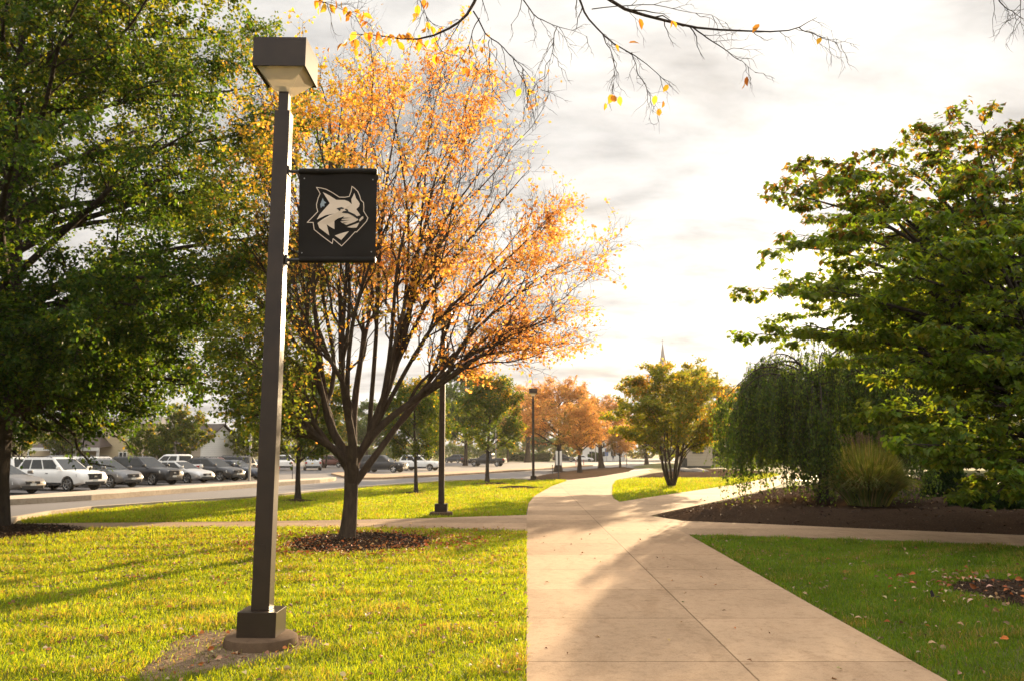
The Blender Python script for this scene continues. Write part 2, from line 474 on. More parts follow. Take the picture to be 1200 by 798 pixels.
CROSS_L = poly([(-80, 617.5), (27, 614), (300, 611.5), (480, 608.3), (617.3, 604), (617, 623), (480, 619.7), (300, 618), (14, 620.6), (-80, 624)])
sheet('side_path', CROSS_L, -0.05, 0.029, M['path_plain'])
wedge = poly([(915, 562), (945, 552), (985, 550), (1075, 557), (985, 566)])
ob = MB(); ob.add([(p[0], p[1], 0.008) for p in wedge], [tuple(range(len(wedge)))])
tag(ob.build('driveway', M['asphalt']), kind='structure')

def kerb_strip(name, near, far, z, mat):
    pts = np.vstack([poly(near), poly(far, z)])
    b = MB(); b.prism([tuple(p) for p in pts], -0.05, z)
    o = b.build(name, mat, bevel=0.025, seg=2); o['kind'] = 'structure'; return o
kerb_strip('kerb', [(-170, 604), (0, 592.5), (107, 586), (200, 578.5), (301, 570.8), (340, 568.0), (375, 565.4), (391, 563.4)],
           [(394, 558.4), (340, 561.0), (301, 563.7), (200, 569), (117, 573.4), (0, 581.2), (-170, 592)], 0.24, M['kerb'])
kerb_strip('kerb', [(388, 556.0), (402, 559.6), (425, 561.5), (450, 561.3), (520, 557.7), (620, 551.3), (695, 545.8)],
           [(690, 543.8), (620, 548), (520, 552.4), (450, 555.4), (397, 552.2)], 0.16, M['path_plain'])
def kerb_line(name, px, w, z):
    pts = poly(px); L_, R_ = [], []
    for i, p in enumerate(pts):
        d = pts[min(i + 1, len(pts) - 1)] - pts[max(i - 1, 0)]; d /= np.linalg.norm(d); n = np.array([-d[1], d[0]])
        L_.append(p + n * w); R_.append(p)
    b = MB(); b.prism([tuple(p) for p in L_ + R_[::-1]], -0.05, z)
    o = b.build(name, M['kerb'], bevel=0.02); o['kind'] = 'structure'
kerb_line('kerb', LAWN_EDGE[::-1], -0.2, 0.12)

BEDS = []
def bed(name, q, cell, mat, slope=0.12, top=0.25, rough=0.05, seed=1, edge=0.15):
    lo, hi = q.min(0) - 0.6, q.max(0) + 0.6
    nx, ny = int((hi[0] - lo[0]) / cell) + 1, int((hi[1] - lo[1]) / cell) + 1
    gx, gy = np.meshgrid(np.linspace(lo[0], hi[0], nx), np.linspace(lo[1], hi[1], ny))
    p = np.stack([gx.ravel(), gy.ravel()], 1)
    d = sdist(p, q) + edge * wavy(p, 2.5, seed)
    z = np.clip(d * slope, -0.05, top) + rough * np.clip(d * 2, 0, 1) * wavy(p, 5.0, seed + 5) * 0.5
    z = np.where(d > 0, np.maximum(z, 0.008) + 0.012, np.clip(d * 0.5, -0.05, 0))
    i = np.arange(nx * ny).reshape(ny, nx)
    f = np.stack([i[:-1, :-1], i[:-1, 1:], i[1:, 1:], i[1:, :-1]], -1).reshape(-1, 4)
    f = f[(d[f] > -0.25).any(1)]
    me = np_mesh(name, np.column_stack([p, z]), [f], mat, True)
    o = link(name, me); o['kind'] = 'structure'
    BEDS.append((q, edge, seed)); return o
def circle(c, r, n=28, sy=1.0, jit=0.08, seed=0):
    rg = np.random.default_rng(seed)
    return np.array([(c[0] + r * (1 + rg.uniform(-jit, jit)) * math.cos(a), c[1] + r * sy * (1 + rg.uniform(-jit, jit)) * math.sin(a)) for a in np.linspace(0, 6.28, n, endpoint=False)])
MAIN_BED = poly([(766, 604.5), (785, 599.8), (860, 584), (887, 577), (907, 572), (950, 568), (1060, 561), (1500, 562), (1600, 645), (1200, 626.9), (1000, 618.6), (900, 614.2), (800, 610.3)])
bed('mulch_bed', MAIN_BED, 0.3, M['mulch'], 0.10, 0.28, 0.10, 3, 0.03)
TREE1 = G(405, 636); TREE0 = G(-14, 623); TREER = np.array([8.15, 12.6, 0])
bed('mulch_bed', circle(TREE1 + np.array([0.3, 0.1, 0]), 1.75, sy=1.25, seed=2), 0.09, M['mulch'], 0.08, 0.10, 0.03, 4)
bed('mulch_bed', circle(TREE0 + np.array([0.2, -0.3, 0]), 2.3, seed=3), 0.12, M['mulch'], 0.08, 0.14, 0.04, 5)
bed('mulch_bed', circle(TREER + np.array([-0.35, -0.2, 0]), 1.45, seed=4), 0.06, M['mulch'], 0.10, 0.10, 0.03, 6)
DIRT = poly([(185, 795), (182, 778), (200, 752), (235, 740), (300, 740), (360, 742), (388, 748), (380, 759), (345, 767), (300, 775), (245, 786)])
bed('bare_soil', DIRT, 0.05, M['dirt'], 0.03, 0.012, 0.02, 7, 0.16)
bed('planting_island', poly([(620, 559), (643, 555), (671, 551), (702, 549), (731, 546.7), (745, 548.5), (737, 552.4), (702, 558.2), (669, 561.8), (622, 562)]), 0.4, M['mulch_tan'], 0.1, 0.2, 0.05, 8, 0.05)
bed('planting_island', poly([(740, 546.5), (762, 543.2), (800, 543.5), (800, 548), (765, 548.6), (744, 548.3)]), 0.8, M['ground'], 0.1, 0.2, 0.05, 9, 0.05)
bed('mulch_bed', poly([(741, 559.6), (762, 554.5), (800, 551), (850, 550.5), (905, 553), (860, 559.2), (800, 559.6)]), 0.5, M['mulch_tan'], 0.1, 0.2, 0.05, 10, 0.05)
for i, (u, v, r) in enumerate([(578, 567.2, 1.6), (655, 552.5, 1.2), (485, 578, 0.9), (350, 587, 0.9), (608, 571.5, 1.6)]):
    c = G(u, v); bed('mulch_bed', circle(c, r, sy=1.0, seed=20 + i), 0.12, M['mulch'], 0.1, 0.10, 0.03, 30 + i)

# ---------------------------------------------------------------- lamp posts
def lamp_post(loc, label, detailed=True):
    root = empty('lamp_post', loc)
    tag(root, label, 'lamp post', 'square bronze lamp posts along the path')
    b = MB(); b.lathe([(0.30, -0.1), (0.375, -0.1), (0.378, 0.06), (0.365, 0.115), (0.33, 0.135), (0.0, 0.135)], 40)
    b.build('footing', M['footing'], root, smooth=40)
    b = MB(); b.box(-0.2, 0.2, -0.2, 0.2, 0.13, 0.385); b.build('plinth', M['bronze'], root, bevel=0.006)
    b = MB(); b.hexa([(-.094, -.094, .384), (.094, -.094, .384), (.094, .094, .384), (-.094, .094, .384)], [(-.084, -.084, 5.78), (.084, -.084, 5.78), (.084, .084, 5.78), (-.084, .084, 5.78)])
    b.build('pole', M['bronze'], root, bevel=0.006)
    b = MB(); b.box(-.055, .055, -.055, .055, 5.779, 6.06); b.build('neck', M['bronze'], root, bevel=0.004)
    # the head: a square housing open below, the lens a square funnel down to the neck
    h = empty('lamp_head', (0, 0, 0)); h.parent = root
    b = MB(); o_, i_ = 0.29, 0.272
    b.box(-o_, o_, -o_, o_, 6.50, 6.535)
    for (x0, x1, y0, y1) in ((-o_, o_, -o_, -i_), (-o_, o_, i_, o_), (-o_, -i_, -i_, i_), (i_, o_, -i_, i_)): b.box(x0, x1, y0, y1, 6.205, 6.499)
    b.build('housing', M['bronze'], h)
    b = MB()
    t_ = [(-.265, -.265, 6.225), (.265, -.265, 6.225), (.265, .265, 6.225), (-.265, .265, 6.225)]
    q_ = [(-.075, -.075, 6.0), (.075, -.075, 6.0), (.075, .075, 6.0), (-.075, .075, 6.0)]
    b.add(q_ + t_, [(i, (i + 1) % 4, 4 + (i + 1) % 4, 4 + i) for i in range(4)] )
    t2 = [(x * .975, y * .975, z + .004) for x, y, z in t_]; q2 = [(x * .9, y * .9, z + .004) for x, y, z in q_]
    b.build('lens', M['lens'], h)
    b = MB(); b.lathe([(.03, 6.46), (.12, 6.44), (.2, 6.36), (.235, 6.24), (.228, 6.24), (.19, 6.345), (.11, 6.42), (.02, 6.44)], 32); b.build('reflector', M['reflector'], h, smooth=40)
    b = MB(); b.lathe([(.02, 6.20), (.045, 6.22), (.05, 6.30), (.025, 6.36), (.02, 6.43)], 16); b.build('bulb', M['reflector'], h, smooth=60)
    return root
POLE = G(305.5, 758)
lamp1 = lamp_post(tuple(POLE), 'tall bronze square lamp post nearest the path, carrying the black banner')
lamp1.rotation_euler = (0, R(.42), 0)      # this post leans a touch
b = MB(); b.box(-.03, .03, -.0965, -.0935, .9, 1.05); b.build('hand_hole_cover', M['bronze'], lamp1)
for k, (u, v, lab) in enumerate([(517, 604, 'bronze lamp post rising behind the orange tree, its head among the leaves'), (625, 563.5, 'far bronze lamp post at the lawn tip, before the orange trees')]):
    c = copy_tree(lamp1); c.location = tuple(G(u, v)); c.rotation_euler = (0, 0, 0); c['label'] = lab
    for ch in list(c.children):
        if ch.name.startswith('hand_hole'): bpy.data.objects.remove(ch)

# ---------------------------------------------------------------- banner with the wildcat head emblem
BY = float(POLE[1])
def BP(u, v, off=0.0):
    p = P(u, v, BY); return np.array([p[0], BY - off - 0.010 * math.sin(9 * p[0] + 2.2 * p[2]) - 0.005 * math.sin(4 * p[0] - 13 * p[2]), p[2]])
ban = empty('pole_banner', tuple(P(346, 254, BY)))
tag(ban, 'black banner with a pale wildcat head, hung beside the nearest lamp post', 'banner')
bo = np.array(ban.location)
def rel(p): return tuple(np.asarray(p) - bo)
def fabric_mat():
    m, t = new_mat('banner_fabric'); c = coords(t)
    w = t.nodes.new('ShaderNodeTexWave'); w.inputs['Scale'].default_value = 160; t.links.new(c, w.inputs[0])
    f = noise(t, c, 4, 4)
    col = mix(t, f, (0.011, 0.009, 0.0075), (0.022, 0.018, 0.014))
    b_ = pbsdf(t, col, 0.6, 0.15, 0, bump(t, mth(t, 'ADD', w.outputs[1], mth(t, 'MULTIPLY', f, 6)), 0.25, 0.006))
    tr = t.nodes.new('ShaderNodeBsdfTranslucent'); tr.inputs[0].default_value = (0.05, 0.035, 0.02, 1)
    mx = t.nodes.new('ShaderNodeMixShader'); mx.inputs[0].default_value = 0.2
    t.links.new(b_, mx.inputs[1]); t.links.new(tr.outputs[0], mx.inputs[2]); out(t, mx.outputs[0]); return m
M['fabric'] = fabric_mat()
NU, NV = 40, 44
us, vs_ = np.linspace(351.5, 442, NU), np.linspace(203, 303.5, NV)
vv = []
for side in (0.002, -0.002):
    for j, v in enumerate(vs_):
        for i, u in enumerate(us): vv.append(rel(BP(u - 2.0 * j / NV, v, side)))
ii = np.arange(NU * NV).reshape(NV, NU)
f1 = np.stack([ii[:-1, :-1], ii[1:, :-1], ii[1:, 1:], ii[:-1, 1:]], -1).reshape(-1, 4)
link('fabric', np_mesh('fabric', np.array(vv), [f1, f1[:, ::-1] + NU * NV], M['fabric'], True), ban)
for v, u0, u1 in ((201.5, 339, 442.5), (305, 336.5, 440.5)):
    a, c = P(u0, v, BY), P(u1, v, BY)
    b = MB(); b.tube([rel(a), rel(c)], 0.018, 12); arm = b.build('arm', M['dark_metal'], ban, smooth=50)
    b = MB(); s = P(351, v, BY); b.tube([rel(s), rel(c + np.array([-.004, 0, 0]))], 0.034, 14); b.build('sleeve', M['fabric'], ban, smooth=50)
    b = MB(); d = rel(a); b.box(d[0] - .012, d[0] + .012, d[1] - .05, d[1] + .05, d[2] - .05, d[2] + .05); b.build('bracket', M['dark_metal'], arm, bevel=.004)
M['print_cream'] = plain('print_cream', (0.62, 0.50, 0.385), 0.55, 0.3, var=0.03)
M['print_black'] = plain('print_black', (0.013, 0.011, 0.010), 0.55, 0.3, var=0.03)
M['print_blue'] = plain('print_blue', (0.24, 0.28, 0.30), 0.55, 0.3, var=0.03)
def ep(x, y, off): return rel(BP(358 + x / 10.37, 215 + y / 10.37, off))
eb = MB()
def shape(pts, off, m): eb.add([ep(x, y, off) for x, y in pts], [tuple(range(len(pts)))], m)
outl = [(135, 55), (195, 62), (250, 75), (330, 118), (410, 172), (480, 176), (535, 168), (556, 110), (568, 45), (605, 75), (640, 110), (664, 165), (678, 215), (710, 245), (714, 300), (712, 350), (740, 395), (762, 430), (745, 470), (690, 530), (625, 598), (605, 595), (525, 680), (440, 765), (335, 675), (325, 735), (210, 650), (110, 570), (98, 485), (28, 485), (90, 420), (152, 350), (138, 300), (135, 260), (155, 180), (178, 130), (160, 95)]
n = len(outl); cx, cy_ = 400, 400
for i in range(n):
    a, c = np.array(outl[i], float), np.array(outl[(i + 1) % n], float)
    d = (c - a) / np.linalg.norm(c - a); nn = np.array([-d[1], d[0]]) * 4.6; e = d * 3
    shape([tuple(a - e + nn), tuple(a - e - nn), tuple(c + e - nn), tuple(c + e + nn)], 0.012 + 0.0001 * (i % 2), 0)
shape([(210, 110), (290, 150), (375, 205), (480, 210), (525, 228), (568, 264), (560, 205), (582, 160), (597, 125), (618, 190), (648, 230), (665, 260), (655, 295), (622, 325), (650, 365), (672, 398), (632, 410), (645, 455), (600, 478), (500, 512), (452, 490), (425, 468), (475, 408), (400, 430), (352, 462), (352, 560), (300, 532), (258, 503), (275, 570), (290, 638), (170, 548), (150, 490), (215, 440), (290, 395), (360, 372), (250, 392), (140, 450), (175, 385), (295, 245)], 0.012, 0)
shape([(505, 537), (590, 508), (657, 485), (640, 520), (622, 545), (560, 546)], 0.012, 0)
shape([(355, 637), (450, 605), (530, 586), (435, 692)], 0.012, 0)
shape([(705, 410), (708, 435), (662, 475), (655, 452), (685, 418)], 0.0125, 0)
shape([(210, 180), (222, 215), (255, 240), (228, 250), (232, 285), (205, 282), (188, 306), (180, 260)], 0.012, 2)
shape([(378, 310), (440, 296), (480, 312), (520, 328), (525, 350), (600, 385), (655, 430), (632, 442), (580, 405), (520, 375), (450, 366), (395, 362), (412, 338)], 0.0148, 1)
shape([(430, 322), (470, 324), (502, 342), (470, 348), (436, 343)], 0.0168, 0)
for (a, c, w) in (((425, 432), (565, 428), 7), ((430, 462), (545, 455), 7), ((455, 490), (515, 482), 6)):
    shape([(a[0], a[1] - w), (c[0], c[1]), (a[0], a[1] + w)], 0.0148, 1)
me = eb.mesh('emblem', [M['print_cream'], M['print_black'], M['print_blue']])
link('emblem', me, ban)
for (u, v) in ((357, 210), (437, 211), (435.5, 296), (354, 297)):
    p = BP(u, v, 0.006); b = MB(); q = rel(p); b.lathe([(0.008, 0.0), (0.006, -0.004)], 12, axis='y', c=q); b.build('grommet', M['grey_metal'], ban)

# the worn soil edge where the mower and the edger meet the walk
def soil_edge(pts, w, seed):
    rng = np.random.default_rng(seed); out_ = []
    for i in range(len(pts) - 1):
        n = max(2, int(np.linalg.norm(pts[i + 1] - pts[i]) / .12)); out_ += [pts[i] + (pts[i + 1] - pts[i]) * k / n for k in range(n)]
    p = np.array(out_); d = np.gradient(p, axis=0); d /= np.linalg.norm(d, axis=1)[:, None]; nn = np.stack([-d[:, 1], d[:, 0]], 1)
    q = p + nn * (w * (1 + .5 * wavy(p, 6, seed) + rng.uniform(-.25, .25, len(p))))[:, None]
    v = np.vstack([np.column_stack([p, np.full(len(p), .004)]), np.column_stack([q, np.full(len(p), .004)])]); i = np.arange(len(p) - 1); k = len(p)
    o = link('bare_soil', np_mesh('bare_soil', v, [np.stack([i, i + 1, i + 1 + k, i + k], 1)], M['dirt'])); o['kind'] = 'structure'
soil_edge(PATH[1:4], .045, 1); soil_edge(poly([(806, 627), (950, 710), (1105, 798)]), .05, 2)
# ---------------------------------------------------------------- trees: limbs, shoots, twigs and single leaves
def nrm_(a): return a / (np.linalg.norm(a, axis=-1, keepdims=True) + 1e-12)
def tube_mesh(sets):
    """sets: list of (pts (N,K,3), rad (N,K), sides)"""
    V, F, off = [], [], 0
    for pts, rad, k in sets:
        N, K, _ = pts.shape
        if N == 0: continue
        t = np.empty_like(pts); t[:, 1:-1] = pts[:, 2:] - pts[:, :-2]; t[:, 0] = pts[:, 1] - pts[:, 0]; t[:, -1] = pts[:, -1] - pts[:, -2]
        t = nrm_(t)
        m = nrm_(pts[:, -1] - pts[:, 0])
        ref = np.where(np.abs(m[:, 2:3]) < 0.8, np.array([[0, 0, 1.0]]), np.array([[1.0, 0, 0]]))[:, None, :]
        a = nrm_(np.cross(t, np.broadcast_to(ref, t.shape))); b = np.cross(t, a)
        an = np.arange(k) * 2 * math.pi / k
        ring = pts[:, :, None, :] + rad[:, :, None, None] * (a[:, :, None, :] * np.cos(an)[None, None, :, None] + b[:, :, None, :] * np.sin(an)[None, None, :, None])
        V.append(ring.reshape(-1, 3))
        base = off + (np.arange(N) * K * k)[:, None, None] + (np.arange(K - 1) * k)[None, :, None]
        j = np.arange(k)[None, None, :]; j2 = (np.arange(k) + 1) % k; j2 = j2[None, None, :]
        F.append(np.stack([base + j, base + j2, base + k + j2, base + k + j], -1).reshape(-1, 4))
        off += N * K * k
    return np.vstack(V), np.vstack(F)
def wood(name, sets, mat, parent):
    v, f = tube_mesh(sets); return link(name, np_mesh(name, v, [f], mat, True), parent)
def curves(p0, d0, p1, d1, K, wob, rng):
    """N hermite curves with smooth wobble"""
    s = np.linspace(0, 1, K)[None, :, None]
    h = (2 * s**3 - 3 * s**2 + 1) * p0[:, None] + (s**3 - 2 * s**2 + s) * d0[:, None] + (-2 * s**3 + 3 * s**2) * p1[:, None] + (s**3 - s**2) * d1[:, None]
    L = np.linalg.norm(p1 - p0, axis=1)[:, None, None]
    w = np.zeros_like(h)
    for k in (1, 2, 3):
        w += rng.normal(0, 1, (len(p0), 1, 3)) * np.sin(math.pi * k * s + rng.uniform(0, 6, (len(p0), 1, 3)) * 0) / k
    return h + w * wob * L
def shoots(par, prad, n, L, ang, t0, up, rng, K=5, flat=0.0, bend=0.15, rk=0.6, rmin=0.004, taper=0.5, wob=0.05, t1=1.0):
    N, KP, _ = par.shape
    idx = np.repeat(np.arange(N), n)
    t = np.tile((np.arange(n) + 0.5) / n, N) + rng.uniform(-0.5, 0.5, N * n) / n
    t = t0 + (t1 - t0) * t
    f = np.clip(t * (KP - 1), 0, KP - 1.001); i = f.astype(int); w = (f - i)[:, None]
    pos = par[idx, i] * (1 - w) + par[idx, i + 1] * w
    pr = prad[idx, i] * (1 - w[:, 0]) + prad[idx, i + 1] * w[:, 0]
    tan = nrm_(par[idx, i + 1] - par[idx, i])
    r = rng.normal(0, 1, (N * n, 3)); r = r - (r * tan).sum(1, keepdims=True) * tan
    r[:, 2] *= (1 - flat); r = nrm_(r)
    a = R(ang) * (1 + rng.uniform(-0.3, 0.3, (N * n, 1)))
    d = tan * np.cos(a) + r * np.sin(a); d[:, 2] = d[:, 2] * (1 - 0.6 * flat) + up; d = nrm_(d)
    Lv = (L[idx] if hasattr(L, '__len__') else L) * rng.uniform(0.55, 1.25, N * n) * (1.15 - 0.6 * t)
    s = np.linspace(0, 1, K)[None, :, None]
    pts = pos[:, None] + d[:, None] * Lv[:, None, None] * s
    pts[:, :, 2] += bend * Lv[:, None] * (s[:, :, 0] ** 2)
    ww = rng.normal(0, wob, (N * n, K, 3)); ww[:, 0] = 0; pts += ww * Lv[:, None, None]
    rb = np.maximum(np.minimum(pr * rk, Lv * 0.022), rmin)
    rad = rb[:, None] * (1 - (1 - taper * 0.5) * np.linspace(0, 1, K)[None, :])
    return pts, rad
def along(tw, m, rng, lo=0.15, hi=1.05):
    N, K, _ = tw.shape
    idx = np.repeat(np.arange(N), m); t = rng.uniform(lo, hi, N * m)
    f = np.clip(t * (K - 1), 0, K - 1.001); i = f.astype(int); w = (f - i)[:, None]
    return tw[idx, i] * (1 - w) + tw[idx, i + 1] * w, nrm_(tw[idx, i + 1] - tw[idx, i])
def clump(p, s, seed):
    r = np.random.default_rng(seed); o = np.zeros(len(p))
    for k in range(5):
        d = nrm_(r.normal(0, 1, 3)); f = s * 1.5 ** k
        o += np.sin(f * (p @ d) + r.uniform(0, 6.3) + 1.2 * np.sin(f * 0.6 * (p @ nrm_(r.normal(0, 1, 3))) + r.uniform(0, 6.3))) / 1.25 ** k
    return np.clip(o / 3.4 * 0.9 + 0.5, 0, 1)
def shades(cols, weights, n, rng, jit=0.2):
    c = np.array(cols)[rng.choice(len(cols), n, p=np.array(weights) / sum(weights))]
    return np.clip(c * (1 + rng.normal(0, jit, (n, 1))) * (1 + rng.normal(0, jit * 0.35, (n, 3))), 0.002, 0.95)
LOBED = np.array([(0, 0, 0), (.20, -.30, .04), (.42, -.50, .10), (.48, -.22, .04), (.78, -.30, .07), (1.0, 0, -.06), (.78, .30, .07), (.48, .22, .04), (.42, .50, .10), (.20, .30, .04), (.5, 0, 0)])
LOBED_F = np.array([(0, 1, 10), (1, 2, 10), (2, 3, 10), (3, 4, 10), (4, 5, 10), (5, 6, 10), (6, 7, 10), (7, 8, 10), (8, 9, 10), (9, 0, 10)])
OVAL = np.array([(0, 0, 0), (.22, -.24, .06), (.58, -.27, .07), (1, 0, -.1), (.58, .27, .07), (.22, .24, .06), (.5, 0, -.01)])
OVAL_F = np.array([(0, 1, 6), (1, 2, 6), (2, 3, 6), (3, 4, 6), (4, 5, 6), (5, 0, 6)])
DIAM = np.array([(0, 0, 0), (.45, -.32, .08), (1, 0, -.08), (.45, .32, .08)])
DIAM_F = np.array([(0, 1, 2), (0, 2, 3)])
def leaves(name, pos, axis, up, size, col, mat, parent, form=(DIAM, DIAM_F), width=1.0):
    axis = nrm_(axis); side = nrm_(np.cross(up, axis)); n = np.cross(axis, side)
    T, F = form; S = size[:, None, None]
    v = pos[:, None] + S * (axis[:, None] * T[None, :, 0:1] + side[:, None] * T[None, :, 1:2] * width + n[:, None] * T[None, :, 2:3])
    f = (F[None] + (np.arange(len(pos)) * len(T))[:, None, None]).reshape(-1, F.shape[1])
    me = np_mesh(name, v.reshape(-1, 3), [f], mat, False, np.repeat(col, len(T), 0))
    return link(name, me, parent)
def rnd(rng, n): return rng.normal(0, 1, (n, 3))
def hang(rng, tan, n, droop, spread):
    a = tan * 0.6 + rnd(rng, n) * spread; a[:, 2] -= droop
    up = rnd(rng, n) * 0.55; up[:, 2] += 1.0
    return nrm_(a), nrm_(up)
def trunk_rad(K, r0, r1, flare=0.5):
    s = np.linspace(0, 1, K); return r0 + (r1 - r0) * s + flare * r0 * np.exp(-s * 14)

# --- the big green tree at the left edge
def big_tree(loc, label, name, seed, H, rx, rz, cz, leaf, pal, nlimb=46, per=24, size=0.13, n2=9, n3=8, trunk_r=0.40, low=2.6, mat='bark_dark', clip=None, s2=2.3, s3=0.95, low_el=-0.42):
    rng = np.random.default_rng(seed)
    root = empty(name, tuple(loc)); tag(root, label, 'tree')
    K = 12; z = np.linspace(-0.1, H * 0.86, K)
    tr = np.stack([0.12 * np.sin(z * 0.5 + seed), 0.10 * np.sin(z * 0.43 + 2 + seed), z], 1)[None]
    trr = trunk_rad(K, trunk_r, 0.04, 0.55)[None]
    t = np.sort(rng.uniform(0, 1, nlimb)) ** 1.25
    zs = low + t * (H * 0.84 - low)
    p0 = np.stack([np.interp(zs, z, tr[0, :, 0]), np.interp(zs, z, tr[0, :, 1]), zs], 1)
    az = np.arange(nlimb) * 2.39996 + rng.uniform(-.4, .4, nlimb)
    el = np.interp(t, [0, 0.35, 1], [low_el, 0.0, 1.25]) + rng.uniform(-.18, .18, nlimb)
    rr = rng.uniform(0.78, 1.0, nlimb)
    p1 = np.stack([rx * rr * np.cos(el) * np.cos(az), rx * rr * np.cos(el) * np.sin(az), cz + rz * rr * np.sin(el)], 1)
    L = np.linalg.norm(p1 - p0, axis=1)[:, None]
    out_ = nrm_(np.stack([np.cos(az), np.sin(az), 0.55 + 0.5 * t], 1))
    lm = curves(p0, out_ * L, p1, nrm_(p1 - p0 + np.array([0, 0, -0.6])) * L * 0.8, 10, 0.025, rng)
    lr = (np.interp(zs, z, trr[0]) * 0.42)[:, None] * np.linspace(1, 0.16, 10)[None]
    b2, r2 = shoots(lm, lr, n2, s2, 48, 0.22, 0.10, rng, 6, 0.25, 0.02)
    b3, r3 = shoots(b2, r2, n3, s3, 46, 0.1, 0.05, rng, 4, 0.2, -0.05)
    if clip is not None:
        k = clip(b3[:, -1]); b3, r3 = b3[k], r3[k]
    wood('trunk', [(tr, trr, 14), (lm, lr, 8), (b2, r2, 5), (b3, r3, 3)], M[mat], root)
    tw = np.concatenate([b3, b2[:, ::1][:, [0, 2, 4, 5]]])
    pos, tan = along(tw, per, rng, 0.1, 1.08)
    n = len(pos); pos = pos + rnd(rng, n) * 0.09
    a, up = hang(rng, tan, n, 0.45, 0.6)
    c = clump(pos, 0.55, seed + 3)
    col = pal(pos, c, rng)
    leaves('crown', pos, a, up, size * rng.uniform(0.65, 1.25, n), col, M[leaf], root, width=1.15)
    return root
def pal_big(pos, c, rng):
    n = len(pos)
    g = shades([(.026, .058, .009), (.040, .080, .011), (.06, .10, .013), (.085, .115, .014)], [3, 4, 2, 1], n, rng)
    y = shades([(.11, .13, .014), (.15, .14, .014)], [3, 1], n, rng)
    k = rng.random(n) < np.clip((pos[:, 2] - 8) / 12, 0, .55) * (0.4 + c) + 0.03
    g[k] = y[k]; return g
def clip_big(p):      # nothing hangs into the view below the crown's lower edge
    w = p + np.array(TREE0)
    f = (w[:, 1] * CP + (w[:, 2] - 2) * SP); u = 600 + 1000 * w[:, 0] / f; v = 399 - 1000 * (-w[:, 1] * SP + (w[:, 2] - 2) * CP) / f
    return w[:, 2] > 2.45 + 0.0 * u
big_tree(TREE0, 'big dark green tree at the left edge, its boughs hanging over the parked cars', 'broadleaf_tree', 11, 17.5, 8.7, 8.4, 10.2, 'leaf', pal_big, nlimb=100, per=44, size=0.115, clip=clip_big, low_el=-1.2)

